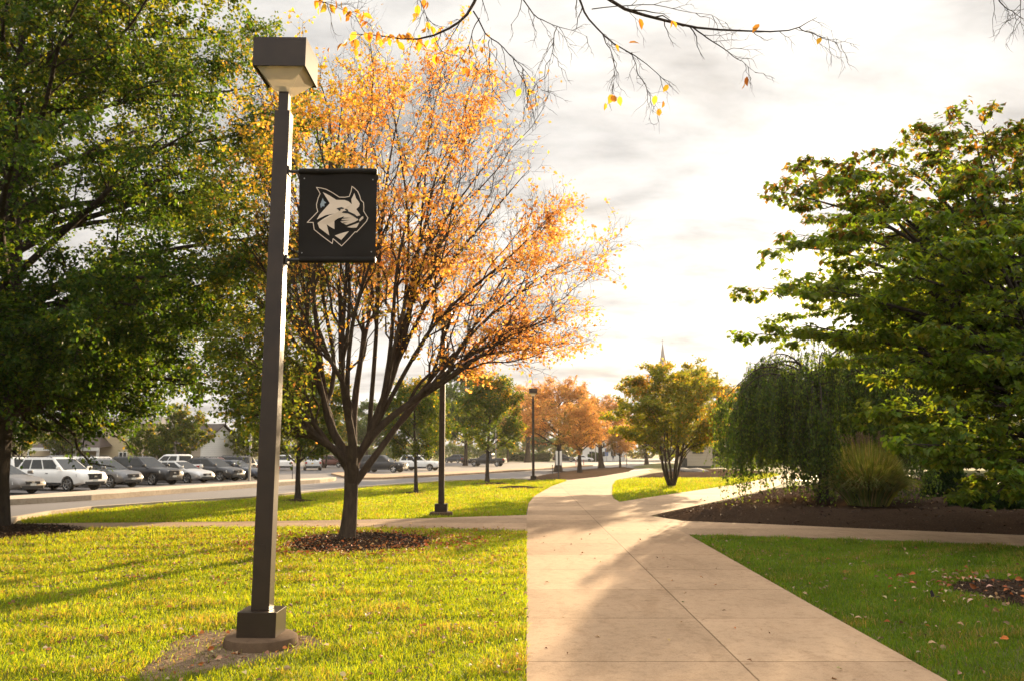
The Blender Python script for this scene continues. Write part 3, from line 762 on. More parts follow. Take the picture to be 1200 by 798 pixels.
# --- the orange tree in the middle of the lawn
def orange_tree(loc, label, name, seed, pal, tg, scale=1.0, leaf='leaf_autumn', per=9, size=0.10, n2=11, n3=7, fork=1.75, trunk_r=0.17, lean=(0.15, 0), nolow=None):
    rng = np.random.default_rng(seed)
    root = empty(name, tuple(loc)); tag(root, label, 'tree')
    K = 10; s = np.linspace(0, 1, K)
    tr = np.stack([lean[0] * s + 0.03 * np.sin(5 * s), lean[1] * s, -0.1 + (fork + 0.5) * s], 1)[None]
    trr = (trunk_rad(K, trunk_r, trunk_r * 0.95, 0.55) * (1 + 0.06 * np.sin(9 * s)))[None]
    p1 = np.array(tg, float); n = len(p1)
    # a few stout leaders from the fork; every other limb leaves one of them on the way up
    dr = nrm_(p1 - np.array([0, 0, fork])); NC = 8
    cen = dr[np.linspace(0, n - 1, NC).astype(int)]
    for _ in range(12):
        lab = np.argmax(dr @ cen.T, 1); cen = np.array([nrm_(dr[lab == k].mean(0)) if (lab == k).any() else cen[k] for k in range(NC)])
    use = [k for k in range(NC) if (lab == k).any()]
    zf = fork * rng.uniform(0.68, 1.15, NC)
    c0 = np.stack([np.interp(zf, tr[0, :, 2], tr[0, :, 0]), np.interp(zf, tr[0, :, 2], tr[0, :, 1]), zf], 1); c0[:, :2] += cen[:, :2] * trunk_r * 0.4
    ce = np.array([p1[lab == k].mean(0) if (lab == k).any() else p1[0] for k in range(NC)]); c1 = c0 + (ce - c0) * 0.62
    Lc = np.linalg.norm(c1 - c0, axis=1)[:, None]; hc = nrm_(ce[:, :2] - c0[:, :2])
    lead = curves(c0, nrm_(np.concatenate([hc * 0.75, np.full((NC, 1), 1.15)], 1)) * Lc, c1, nrm_(ce - c0) * Lc, 14, 0.025, rng)
    leadr = (trunk_r * rng.uniform(0.50, 0.66, NC))[:, None] * np.linspace(1, 0.28, 14)[None]
    tt = rng.uniform(0.12, 0.75, n) * 13; ti = tt.astype(int); tw_ = (tt - ti)[:, None]
    p0 = lead[lab, ti] * (1 - tw_) + lead[lab, ti + 1] * tw_; tan0 = nrm_(lead[lab, ti + 1] - lead[lab, ti])
    L = np.linalg.norm(p1 - p0, axis=1)[:, None]; hd = nrm_(p1[:, :2] - p0[:, :2])
    d0 = nrm_(tan0 + 0.25 * rnd(rng, n)) * L
    d1 = nrm_(p1 - p0 + np.concatenate([hd * 0.4 * L, -0.05 * L], 1)) * L * 0.9
    lm = curves(p0, d0, p1, d1, 14, 0.022, rng)
    r_at = leadr[lab, ti]
    lr = np.minimum(r_at * 0.75, 0.062)[:, None] * (np.linspace(1, 0.0, 14)[None] ** 0.85 * 0.93 + 0.07)
    # every limb forks once or twice on the way up
    f1, fr1 = shoots(lm, lr, 3, L[:, 0] * 0.62, 22, 0.22, 0.10, rng, 9, 0.0, 0.03, 0.62, wob=0.016, t1=0.75)
    l2 = np.concatenate([lm[:, ::1][:, [0, 2, 3, 5, 6, 8, 10, 12, 13]], f1]); lr2 = np.concatenate([lr[:, [0, 2, 3, 5, 6, 8, 10, 12, 13]], fr1])
    b2, r2 = shoots(l2, lr2, n2, 1.35, 34, 0.22, 0.12, rng, 6, 0.0, 0.05, 0.55, 0.005)
    b3, r3 = shoots(b2, r2, n3, 0.62, 38, 0.15, 0.06, rng, 4, 0.0, 0.0, 0.6, 0.0035)
    wood('trunk', [(tr, trr, 16), (lead, leadr, 10), (lm, lr, 8), (f1, fr1, 7), (b2, r2, 4), (b3, r3, 3)], M['bark'], root)
    pos, tan = along(b3, per, rng, 0.1, 1.08)
    pos = pos + rnd(rng, len(pos)) * 0.045
    keep, col = pal(pos, rng)
    pos, tan, col = pos[keep], tan[keep], col[keep]; m = len(pos)
    a, up = hang(rng, tan, m, 0.35, 0.75)
    leaves('crown', pos, a, up, size * rng.uniform(0.6, 1.3, m), col, M[leaf], root, width=1.15)
    return root
def pal_orange(pos, rng):
    n = len(pos); x, y, z = pos.T
    c = clump(pos, 0.9, 5); c2 = clump(pos, 1.7, 6)
    o = shades([(.66, .32, .08), (.72, .41, .11), (.60, .24, .055), (.74, .50, .16)], [4, 4, 2, 2], n, rng, .13)
    yl = shades([(.66, .47, .04), (.58, .44, .035), (.70, .42, .045)], [3, 2, 1], n, rng, .15)
    gr = shades([(.10, .15, .016), (.17, .21, .02)], [1, 1], n, rng, .15)
    left = np.clip((1.5 - x) / 4.5 + (c - .5) * 1.1, 0, 1)
    col = o.copy(); k = rng.random(n) < left * 0.92; col[k] = yl[k]
    k = rng.random(n) < np.clip((-0.2 - x) / 3.5 + (6.4 - z) / 6.0 + (c2 - .5) * 0.9, 0, .95) * (x < 1.0); col[k] = gr[k]
    # the right side and the very top are already thinning
    dens = 0.95 - 0.15 * np.clip((x - 0.2) / 4.0, 0, 1) - 0.40 * np.clip((z - 7.0) / 4.0, 0, 1) * np.clip((x + 1.5) / 3, 0, 1)
    dens = dens * np.clip(.03 + 1.0 * (c2 - .28), .02, .7) * (1 - .45 * np.clip((5.0 - z) / 3, 0, 1) * (x < .5)) * (1 + .5 * np.clip((-x - 1) / 3, 0, 1))
    return rng.random(n) < dens, col
# limb ends of the orange tree: across, in depth, up (metres from its foot)
OT = []
for (u, v, dy) in [(300, 60, 1.6), (345, 30, -1.2), (395, 62, 1.0), (430, 90, -1.6), (480, 85, 1.8), (520, 120, -1.0), (560, 130, 0.8), (600, 150, -0.6), (640, 175, 0.6), (668, 230, -1.2), (706, 285, 0.5),
                   (690, 335, -1.6), (672, 395, 1.4), (640, 372, -2.4), (600, 395, 2.6), (585, 290, 2.8), (560, 250, -2.6), (470, 200, -3.0), (420, 190, 3.0), (330, 170, 2.8), (270, 150, 0.4), (245, 240, -0.8),
                   (262, 320, 1.6), (262, 395, -1.2), (320, 310, -2.8), (380, 300, 3.6), (500, 300, 3.8), (300, 440, 2.2), (285, 470, .5), (310, 490, -1.5), (255, 430, -.4), (330, 500, 1.8), (270, 350, 2.4), (250, 280, 1.5), (640, 270, 2.2), (530, 60, 0.2), (455, 40, -0.4), (365, 110, -2.6)]:
    OT.append((P(u, v, TREE1[1] + dy) - TREE1) * np.array([.92, .92, .95]))
orange_tree(TREE1, 'orange and yellow autumn tree with many bare limbs beside the banner lamp post', 'autumn_tree', 21, pal_orange, OT, per=15, size=0.093, n2=12, n3=7)

# --- layered tree at the right edge
DOG = np.array([13.6, 22.0, 0.0])
def layered_tree():
    rng = np.random.default_rng(31)
    root = empty('layered_tree', tuple(DOG)); tag(root, 'wide tree with flat layered green sprays leaning in from the right edge', 'tree')
    K = 10; z = np.linspace(-0.1, 7.5, K)
    tr = np.stack([0.15 * np.sin(z * .6), 0.1 * np.sin(z * .5 + 1), z], 1)[None]; trr = trunk_rad(K, 0.30, 0.05, 0.5)[None]
    tg = []
    for (u, v, dy) in [(868, 222, -.5), (905, 200, 1), (880, 292, -1), (866, 338, 0), (862, 392, -.6), (905, 275, 2), (935, 215, -2), (975, 195, .5), (1010, 190, -1.5), (1055, 175, 1), (1100, 140, 0), (1140, 150, -1.5), (1190, 150, 1),
                       (1180, 205, -2.5), (1100, 215, -3), (1030, 250, -3.4), (960, 280, -3), (900, 330, -2.4), (910, 380, -2.6), (960, 340, -3.6), (1010, 310, -4), (1080, 290, -4.4), (1150, 270, -4.6), (950, 400, -2.2), (1000, 420, -3.4), (1050, 440, -4.2), (1100, 380, -5),
                       (1040, 480, -4.2), (1090, 500, -5), (1150, 470, -5.2), (1010, 490, -2.5), (1130, 540, -4.6), (1180, 560, -5), (1190, 420, -5.5), (1180, 340, -5.4), (1090, 430, -2), (1150, 580, -4.4), (1060, 520, -5.6), (1250, 570, -5.5), (1300, 500, -5.5), (1300, 380, -5),
                       (930, 250, 3), (1000, 240, 3), (1060, 270, 4), (1120, 250, 4), (960, 330, 4), (1020, 350, 4.5), (920, 370, 3), (1080, 380, 5), (1180, 300, 5), (1300, 250, 0), (1350, 350, 2), (1400, 450, 0), (1250, 200, 2), (1250, 160, -1), (1400, 300, -3), (1450, 500, 2)]:
        tg.append(P(u + 18 * (u < 960) + 10, v, DOG[1] + dy) - DOG)
    p1 = np.array(tg); n = len(p1)
    zs = np.clip(p1[:, 2] * 0.62 + rng.uniform(-.5, .3, n), 1.0, 7.2)
    p0 = np.stack([np.interp(zs, z, tr[0, :, 0]), np.interp(zs, z, tr[0, :, 1]), zs], 1)
    L = np.linalg.norm(p1 - p0, axis=1)[:, None]; hd = nrm_(p1[:, :2] - p0[:, :2])
    d0 = nrm_(np.concatenate([hd, np.full((n, 1), 0.55)], 1)) * L
    d1 = nrm_(np.concatenate([hd, np.full((n, 1), -0.02)], 1)) * L
    lm = curves(p0, d0, p1, d1, 12, 0.02, rng)
    lr = (0.055 + 0.012 * L) * (np.linspace(1, 0.08, 12)[None])
    lr = lr * 0.62
    b2, r2 = shoots(lm, lr, 13, 1.35, 55, 0.25, 0.0, rng, 6, 0.96, 0.0, 0.6, 0.006)
    b3, r3 = shoots(b2, r2, 7, 0.62, 50, 0.15, 0.05, rng, 4, 0.85, 0.05, 0.6, 0.004)
    wood('trunk', [(tr, trr, 14), (lm, lr, 7), (b2, r2, 4), (b3, r3, 3)], M['bark_dark'], root)
    # leaves hang in whorls from the ends of the twigs
    tw = np.concatenate([b3, b2[:, [1, 3, 4, 5]]])
    N = len(tw); m = 10
    pos, tan = along(tw, m, rng, 0.35, 1.05); k = len(pos)
    pos += rnd(rng, k) * np.array([.06, .06, .03])
    az = rng.uniform(0, 6.283, k)
    a = np.stack([np.cos(az), np.sin(az), -rng.uniform(0.25, 1.3, k)], 1) + tan * 0.4
    up = np.stack([0.3 * np.cos(az), 0.3 * np.sin(az), np.ones(k)], 1) + rnd(rng, k) * .2
    c = clump(pos, 0.8, 9)
    col = shades([(.07, .115, .016), (.092, .14, .018), (.115, .155, .02), (.15, .16, .025)], [3, 4, 2, 1], k, rng, .2)
    red = shades([(.14, .075, .025), (.16, .10, .03)], [1, 1], k, rng, .2)
    q = rng.random(k) < np.clip((pos[:, 2] - 6.6) / 5 - 0.1 + (c - .5) * .4, 0, .32); col[q] = red[q]
    leaves('crown', pos, a, nrm_(up), 0.175 * rng.uniform(0.65, 1.2, k), col, M['leaf'], root, (DIAM, DIAM_F), 1.15)
layered_tree()

# --- weeping tree
def weeping_tree():
    rng = np.random.default_rng(41)
    Y = 31.0; g = G(952, 590); base = np.array([P(958, 500, Y)[0], Y, 0.0])
    root = empty('weeping_tree', tuple(base)); tag(root, 'weeping tree whose dark green strands hang down over the path', 'tree')
    K = 9; z = np.linspace(-.1, 4.6, K)
    tr = np.stack([.2 * np.sin(z), .1 * np.sin(z * 1.3), z], 1)[None]; trr = trunk_rad(K, .2, .09, .5)[None]
    n = 30; az = np.arange(n) * 2.4 + rng.uniform(-.5, .5, n); rr = rng.uniform(.25, 1.12, n) ** 0.7
    rx = 3.55
    top = 5.9 - 1.7 * rr ** 2 + rng.uniform(-1.0, .55, n)
    p1 = np.stack([rx * rr * np.cos(az), rx * .95 * rr * np.sin(az), top - .5], 1)
    p0 = np.tile(np.array([[.0, 0, 3.6]]), (n, 1)); p0[:, 2] += rng.uniform(-.8, 1.0, n)
    L = np.linalg.norm(p1 - p0, axis=1)[:, None]; hd = nrm_(p1[:, :2])
    d0 = np.concatenate([hd * .7, np.full((n, 1), 1.5)], 1) * L; d1 = np.concatenate([hd * .9, np.full((n, 1), -1.3)], 1) * L
    lm = curves(p0, d0, p1, d1, 12, .02, rng); lr = .05 * np.linspace(1, .15, 12)[None] * np.ones((n, 1))
    b2, r2 = shoots(lm, lr, 7, 1.15, 40, .3, .05, rng, 7, .5, -.25, .5, .008)
    src = np.concatenate([b2, lm[:, [0, 2, 4, 6, 8, 10, 11]]])
    # hanging strands
    N = len(src); per = 8; idx = np.repeat(np.arange(N), per); t = rng.uniform(.25, 1, N * per) * 5.99; i = t.astype(int); w = (t - i)[:, None]
    p = src[idx, i] * (1 - w) + src[idx, i + 1] * w
    rad = np.hypot(p[:, 0], p[:, 1]) / rx
    floor = np.interp(rad, [0, .5, .85, 1.1], [.35, .3, .15, .0]) + rng.uniform(-.3, .9, len(p)) + 2.0 * (clump(p * np.array([1, 1, 0]), 1.7, 4) - .45)
    drop = np.clip(p[:, 2] - floor, .3, 5.0) * rng.uniform(.6, 1.06, len(p))
    KS = 10; s = np.linspace(0, 1, KS)
    o = nrm_(p[:, :2] + rng.normal(0, .4, (len(p), 2)))
    st = np.zeros((len(p), KS, 3)); sway = rng.normal(0, .09, (len(p), 2))
    for k in range(KS):
        st[:, k, :2] = p[:, :2] + o * (0.28 * (1 - np.exp(-s[k] * 4)))[..., None] + sway * s[k] * drop[:, None]
        st[:, k, 2] = p[:, 2] + .10 * math.sin(min(s[k] * 6, math.pi)) - drop * s[k]
    st += rng.normal(0, .018, st.shape)
    sr = np.full((len(p), KS), .005) * np.linspace(1.2, .6, KS)
    wood('trunk', [(tr, trr, 12), (lm, lr, 6), (b2, r2, 4), (st, sr, 3)], M['bark_dark'], root)
    m = 34; pos, tan = along(st, m, rng, 0, 1); k = len(pos); pos += rnd(rng, k) * .035
    az = rng.uniform(0, 6.283, k)
    a = np.stack([np.cos(az) * .6, np.sin(az) * .6, -rng.uniform(.5, 1.3, k)], 1)
    up = np.stack([np.cos(az), np.sin(az), rng.uniform(.2, .9, k)], 1)
    col = shades([(.045, .08, .02), (.065, .105, .022), (.10, .145, .022)], [3, 4, 2], k, rng, .2)
    leaves('crown', pos, a, nrm_(up), .10 * rng.uniform(.7, 1.3, k), col, M['leaf'], root, width=1.2)
weeping_tree()

# --- multi-stemmed tree on the middle lawn
def stem_tree(loc, label, name, seed, H, rx, pal, leaf='leaf', nst=6, size=.13, per=13, n2=11, n3=7, low=.24, flat=.45, spread=.16):
    rng = np.random.default_rng(seed); root = empty(name, tuple(loc)); tag(root, label, 'tree')
    az = np.arange(nst) * 6.283 / nst + rng.uniform(-.4, .4, nst)
    p0 = np.stack([.10 * np.cos(az), .08 * np.sin(az), np.full(nst, -.1)], 1)
    sp = rx * rng.uniform(spread, spread * 2.6, nst)
    p1 = np.stack([sp * np.cos(az), sp * np.sin(az), H * rng.uniform(.55, .78, nst)], 1)
    L = np.linalg.norm(p1 - p0, axis=1)[:, None]
    st = curves(p0, np.concatenate([nrm_(p1[:, :2]) * .30, np.ones((nst, 1))], 1) * L, p1, np.concatenate([nrm_(p1[:, :2]) * .35, np.ones((nst, 1))], 1) * L, 12, .012, rng)
    sr = (rng.uniform(.055, .09, nst) * H / 7.3)[:, None] * np.linspace(1.1, .2, 12)[None]
    nl = 7; N = nst * nl
    idx = np.repeat(np.arange(nst), nl); t = low + (1 - low) * (np.tile((np.arange(nl) + .5) / nl, nst) + rng.uniform(-.07, .07, N)); f = np.clip(t * 11, 0, 10.99); i = f.astype(int); w = (f - i)[:, None]
    q0 = st[idx, i] * (1 - w) + st[idx, i + 1] * w
    a2 = np.repeat(az, nl) + rng.uniform(-1.3, 1.3, N)
    prof = np.interp(t, [low, .5, .75, 1.05], [.85, 1.0, .8, .35])
    rr = rx * prof * rng.uniform(.75, 1.05, N)
    q1 = np.stack([rr * np.cos(a2), rr * np.sin(a2), np.clip(H * (t * .72 + .20) + rng.uniform(-.05, .12, N) * H, 0, H)], 1)
    L = np.linalg.norm(q1 - q0, axis=1)[:, None]; hd = nrm_(q1[:, :2] - q0[:, :2])
    lm = curves(q0, np.concatenate([hd, np.full((N, 1), .8)], 1) * L * .8, q1, np.concatenate([hd, np.full((N, 1), .1)], 1) * L * .8, 9, .02, rng)
    lr = (sr[idx, i] * .5)[:, None] * np.linspace(1, .2, 9)[None]
    b2, r2 = shoots(lm, lr, n2, rx * .30, 48, .2, .08, rng, 5, flat, .03, .6, .006)
    b3, r3 = shoots(b2, r2, n3, rx * .13, 45, .15, .05, rng, 4, flat, 0, .6, .004)
    wood('trunk', [(st, sr, 10), (lm, lr, 6), (b2, r2, 4), (b3, r3, 3)], M['bark'], root)
    tw = np.concatenate([b3, b2[:, [1, 2, 3, 4]]]); pos, tan = along(tw, per, rng, .1, 1.06); k = len(pos); pos += rnd(rng, k) * .05
    a, up = hang(rng, tan, k, .45, .6)
    leaves('crown', pos, a, up, size * rng.uniform(.65, 1.25, k), pal(pos, rng), M[leaf], root, width=1.15)
    return root
def pal_mid(pos, rng):
    n = len(pos); c = clump(pos, .9, 2)
    g = shades([(.10, .13, .015), (.14, .15, .016), (.20, .18, .018)], [3, 3, 1.5], n, rng)
    r = shades([(.34, .19, .03), (.28, .14, .025), (.42, .28, .035)], [2, 1, 1], n, rng)
    k = rng.random(n) < np.clip((pos[:, 2] - 3.6) / 9 + (c - .6) * 1.2 + .07 * pos[:, 0], .02, .65); g[k] = r[k]; return g
MIDT = G(787, 570)
stem_tree(MIDT, 'green tree turning rusty with several stems, on the small middle lawn', 'stemmed_tree', 51, 7.4, 4.0, pal_mid, per=11, size=.14, flat=.7)

# --- round lawn trees and copies of them
def pal_round(pos, *a):
    rng = a[-1]
    n = len(pos); c = clump(pos, 1.0, 7)
    g = shades([(.04, .072, .012), (.06, .09, .013), (.10, .12, .015)], [3, 3, 2], n, rng)
    y = shades([(.28, .22, .02), (.34, .20, .025)], [2, 1], n, rng)
    k = rng.random(n) < np.clip((c - .5) * .9 + .12 * pos[:, 0], .02, .5); g[k] = y[k]; return g
def pal_far_orange(pos, *a):
    rng = a[-1]
    n = len(pos); c = clump(pos, .8, 8)
    o = shades([(.50, .27, .09), (.56, .33, .11), (.42, .21, .07)], [3, 3, 2], n, rng); g = shades([(.14, .14, .03), (.22, .19, .03)], [1, 1], n, rng)
    k = rng.random(n) < np.clip((c - .40) * 1.2 + .12 + (4.5 - pos[:, 2]) * .07, .05, .7); o[k] = g[k]; return o
def pal_dark(pos, *a):
    rng = a[-1]
    return shades([(.026, .055, .014), (.038, .072, .016), (.06, .09, .018)], [3, 3, 2], len(pos), rng)
def pal_light(pos, *a):
    rng = a[-1]
    return shades([(.10, .13, .02), (.15, .16, .025), (.20, .18, .03)], [2, 3, 2], len(pos), rng)
kw = dict(nlimb=26, n2=7, n3=6, per=15, size=.15, trunk_r=.13, low=1.9)
roundt = big_tree(G(573, 565.2), 'round green tree with yellowing right side, by the far lamp post', 'lawn_tree', 61, 7.0, 2.4, 2.6, 4.5, 'leaf', pal_round, s2=1.0, s3=.5, **kw)
fo = big_tree(G(655, 552.3), 'large orange tree with a thick trunk on the brown planting island', 'autumn_tree', 62, 9.6, 4.6, 3.9, 6.0, 'leaf_autumn', pal_far_orange, s2=1.7, s3=.8, nlimb=34, n2=8, n3=6, per=13, size=.17, trunk_r=.36, low=2.6, mat='bark')
dk = big_tree(G(545, 545.5), 'tall dark green tree beyond the road, behind the round lawn trees', 'shade_tree', 63, 15.0, 6.5, 6.0, 9.0, 'leaf', pal_dark, s2=2.4, s3=1.1, nlimb=36, n2=8, n3=6, per=15, size=.30, trunk_r=.3, low=3.0)
lt = big_tree(G(862, 541.5), 'pale yellow-green tree far off, behind the rusty stemmed tree', 'shade_tree', 64, 15.5, 7.2, 6.6, 9.0, 'leaf', pal_light, s2=2.6, s3=1.2, nlimb=36, n2=8, n3=6, per=15, size=.30, trunk_r=.3, low=2.5)
def put(src, u, v, top, label, rz=0., wide=1.0, group=None):
    g = G(u, v); c = copy_tree(src)
    h = P(u, top, g[1])[2]; s0 = src['tree_height']; s = h / s0
    c.location = tuple(g); c.rotation_euler = (0, 0, rz); c.scale = (s * wide, s * wide, s); c['label'] = label
    if group: c['group'] = group
    return c
roundt['tree_height'] = 7.1; fo['tree_height'] = 9.9; dk['tree_height'] = 15.0; lt['tree_height'] = 15.6
put(roundt, 351, 586, 432, 'green lawn tree with a thin trunk just right of the banner lamp post', 1.3, 1.12)
put(roundt, 486, 577.5, 447, 'slender green lawn tree left of the second lamp post', 2.6, .95)
put(fo, 680, 556, 470, 'small orange tree in the middle of the planting island', 1.7, .9)
put(fo, 704, 548.5, 462, 'orange tree with bare forked limbs at the end of the planting island', 3.0, 1.0)
put(fo, 727, 549.2, 500, 'very small yellow-green tree beside the narrow path post', 2.2, .8)
put(fo, 757, 544.5, 478, 'autumn tree on the little island, half behind the rusty stemmed tree', 4.2, .9)
put(fo, 618, 541.5, 452, 'orange tree on the far side of the road behind the far lamp post', 5.2, 1.0)
put(dk, 595, 541, 470, 'dark green tree on the far side of the road, right of the round lawn tree', 1.1, .9)
put(dk, 632, 539, 500, 'low dark evergreen behind the orange trees', 2.0, 1.2)
put(dk, 505, 543, 455, 'dark tree behind the white car across the road', 3.1, 1.0)
put(dk, 430, 546, 470, 'dark tree behind the fork of the orange tree', 4.0, 1.0)
put(dk, 690, 537.5, 498, 'blue-green tree at the far end of the road', 5.0, 1.3)
put(lt, 818, 541, 432, 'pale tree showing over the top of the rusty stemmed tree', 1.0, .9)
put(lt, 905, 541, 455, 'pale tree seen through the weeping tree', 2.0, 1.0)
put(lt, 775, 538, 475, 'pale distant tree left of the rusty stemmed tree', 3.0, 1.2)
put(lt, 1000, 541, 440, 'pale tree behind the grass clump and the weeping tree', 4.0, 1.2)
put(dk, 1115, 556, 312, 'dark tree added behind the box bush to block the low sun', 1.0, .85)  # added tree, hidden by the crown in front; keeps sun off the path
put(dk, 1052, 558.5, 372, 'dark bushy tree added far behind the grass clump to shade the cross path', 2.0, 1.0)  # added to shade the right end of the cross path
put(dk, 1175, 555.5, 300, 'tall dark tree added behind the layered tree to block the sun', 2.5, .9)  # another added sun blocker, hidden behind the layered crown
put(dk, 1270, 557, 310, 'dark tree half out of view, added behind the layered tree to block sun', 3.5, .95)  # added as well, to keep the low sun off the mulch bed
put(dk, 1110, 548, 420, 'lower dark tree far behind the box bush', 4.4, 1.3)
lot = stem_tree(G(211, 556), 'round-crowned tree among the parked cars, before the white gable', 'car_park_tree', 71, 6.2, 2.6, pal_round, nst=4, size=.17, per=10, n2=8, n3=6, low=.35)
lot['tree_height'] = 6.3
put(lot, 165, 553, 497, 'small car park tree left of the round-crowned one', 1.0, .9)
put(lot, 186, 554, 505, 'slim car park tree between its two larger neighbours', 2.0, .8)
put(lot, 70, 552, 488, 'dark car park tree in front of the brown awning', 3.0, .9)
put(lot, 18, 556, 470, 'yellow-green car park tree with forked stems at the left edge', 4.0, 1.1)
put(lot, 290, 553, 490, 'car park tree behind the grey pole, left of the banner lamp post', 5.0, 1.0)
put(lot, 380, 548, 470, 'car park tree behind the fork of the orange tree, left of its trunk', 5.5, 1.1)

# --- overhanging bare branches of a tree standing at the right, out of view
def overhang():
    rng = np.random.default_rng(81); base = TREER
    root = empty('bare_tree', tuple(base)); tag(root, 'nearly bare tree whose thin twigs with yellow leaves hang across the top of the sky', 'tree')
    K = 12; z = np.linspace(-.1, 11.0, K)
    tr = np.stack([.06 * z, -.10 * z, z], 1)[None]; trr = trunk_rad(K, .19, .08, .5)[None]
    Yb = 7.2
    lines = [([(640, -140), (600, -60), (562, -20), (555, 10), (540, 28), (515, 42), (480, 47), (445, 42), (412, 39)], .030, .2), ([(555, 14), (573, 43), (595, 64), (621, 88), (640, 114)], .010, 0), ([(590, -30), (622, 16), (650, 32), (690, 42)], .010, -.2),
             ([(655, -60), (680, 0), (685, 21), (707, 43), (733, 59), (765, 80), (795, 109)], .017, .3), ([(640, -80), (701, 0), (744, 16), (787, 29), (813, 33), (867, 36), (920, 37), (941, 32), (957, 19)], .026, .4), ([(935, 34), (963, 43), (986, 53)], .007, .5),
             ([(813, 33), (840, 51), (867, 69), (886, 86)], .010, .4), ([(706, 42), (722, 70), (719, 108)], .007, .3), ([(650, 30), (648, 60), (641, 116)], .006, -.2), ([(560, 20), (545, 60), (520, 105), (512, 150)], .007, .1), ([(575, 45), (572, 80), (580, 118)], .006, .1),
             ([(600, 70), (618, 100), (622, 125)], .006, 0), ([(740, 62), (752, 95), (775, 128)], .006, .3), ([(510, 43), (525, 80), (500, 120)], .005, .2), ([(1150, -40), (1172, 3), (1186, 15), (1204, 26)], .012, 1.0), ([(1195, 0), (1196, 20), (1199, 44)], .006, 1.0), ([(695, 10), (760, 5), (830, 18), (850, 25)], .007, .5), ([(470, -30), (492, 0), (500, 20), (520, 36)], .009, .3), ([(360, -20), (375, 2), (395, 8), (430, 28)], .009, .2)]
    sets = [(tr, trr, 12)]; tw = []; twr = []
    def line3(px, Y): return np.array([P(u, v, Yb + Y) - base for u, v in px])
    for px, r, dy in lines:
        p = line3(px, dy); s = np.linspace(0, len(p) - 1, 15); i = np.minimum(s.astype(int), len(p) - 2); w = (s - i)[:, None]
        q = p[i] * (1 - w) + p[i + 1] * w; q += rng.normal(0, .010, q.shape)
        q[1:-1] = (q[:-2] + 2 * q[1:-1] + q[2:]) / 4
        rr = r * .72 * np.linspace(1, .12, 15)
        sets.append((q[None], rr[None], 6)); tw.append(q); twr.append(rr)
    # the limbs that carry them, out of the picture
    for (u, v, dy), zt, r in (((640, -140, .2), 9.9, .07), ((640, -80, .4), 9.5, .06), ((655, -60, .3), 9.2, .05), ((590, -30, -.2), 10.2, .045), ((1150, -40, 1.0), 9.0, .035), ((470, -30, .3), 10.5, .05), ((360, -20, .2), 10.8, .05)):
        e = P(u, v, Yb + dy) - base; s0 = np.array([np.interp(zt, z, tr[0, :, 0]), np.interp(zt, z, tr[0, :, 1]), zt])
        L = np.linalg.norm(e - s0)
        c = curves(s0[None], np.array([[-.25, -.30, .6]]) * L, e[None], nrm_(np.array([[-.5, -.1, -.75]])) * L, 14, .01, rng)
        c[0, :, 2] += .55 * np.sin(np.linspace(0, math.pi, 14))
        sets.append((c, (np.linspace(r, r * .45, 14))[None], 8))
    T_ = np.array(tw); TR = np.array(twr)
    b2, r2 = shoots(T_, TR, 8, .36, 42, .12, -.15, rng, 6, 0, -.10, .6, .0032, wob=.03)
    b3, r3 = shoots(b2, r2, 3, .18, 40, .2, -.1, rng, 4, 0, -.05, .6, .0023)
    sets += [(b2, r2, 4), (b3, r3, 3)]
    wood('trunk', sets, M['bark_dark'], root)
    spots = [(497, 4), (433, 30), (440, 34), (452, 40), (459, 38), (465, 34), (474, 36), (480, 42), (489, 44), (495, 60), (415, 60), (412, 45), (545, 65), (550, 66), (556, 80), (550, 86), (562, 68), (546, 84), (612, 108), (620, 107), (735, 120), (718, 115), (776, 112), (781, 104), (784, 120), (773, 130), (711, 125), (719, 112), (868, 100), (876, 94), (895, 27), (964, 46), (741, 41), (722, 57), (789, 33), (748, 26), (375, 4), (382, 8), (394, 2), (405, 12), (415, 16), (434, 12), (372, 0), (1199, 42), (567, 60), (500, 30), (425, 36), (507, 44), (797, 33), (490, 20)]
    spots = spots + [(u + du, v + dv) for u, v in spots if u < 560 and v < 75 for du, dv in ((6, 5), (-7, 7))]
    p = np.array([P(u + rng.uniform(-2, 2), v - 4, Yb + rng.uniform(-.05, .45)) - base for u, v in spots]); k = len(p)
    allb = np.concatenate([T_.reshape(-1, 3), b2.reshape(-1, 3)])
    near = np.array([allb[np.argmin(((allb - q) ** 2).sum(1))] for q in p])
    p = near + np.clip(p - near, -.05, .05)
    a = rnd(rng, k) * .45; a[:, 2] -= 1.0; up = rnd(rng, k); up[:, 1] -= .8
    col = shades([(.62, .36, .03), (.60, .25, .03), (.50, .16, .03), (.66, .44, .05)], [4, 3, 1, 2], k, rng, .12)
    leaves('foliage', p, a, nrm_(up), .088 * rng.uniform(.8, 1.25, k), col, M['leaf_autumn'], root, (OVAL, OVAL_F), 1.05)
overhang()

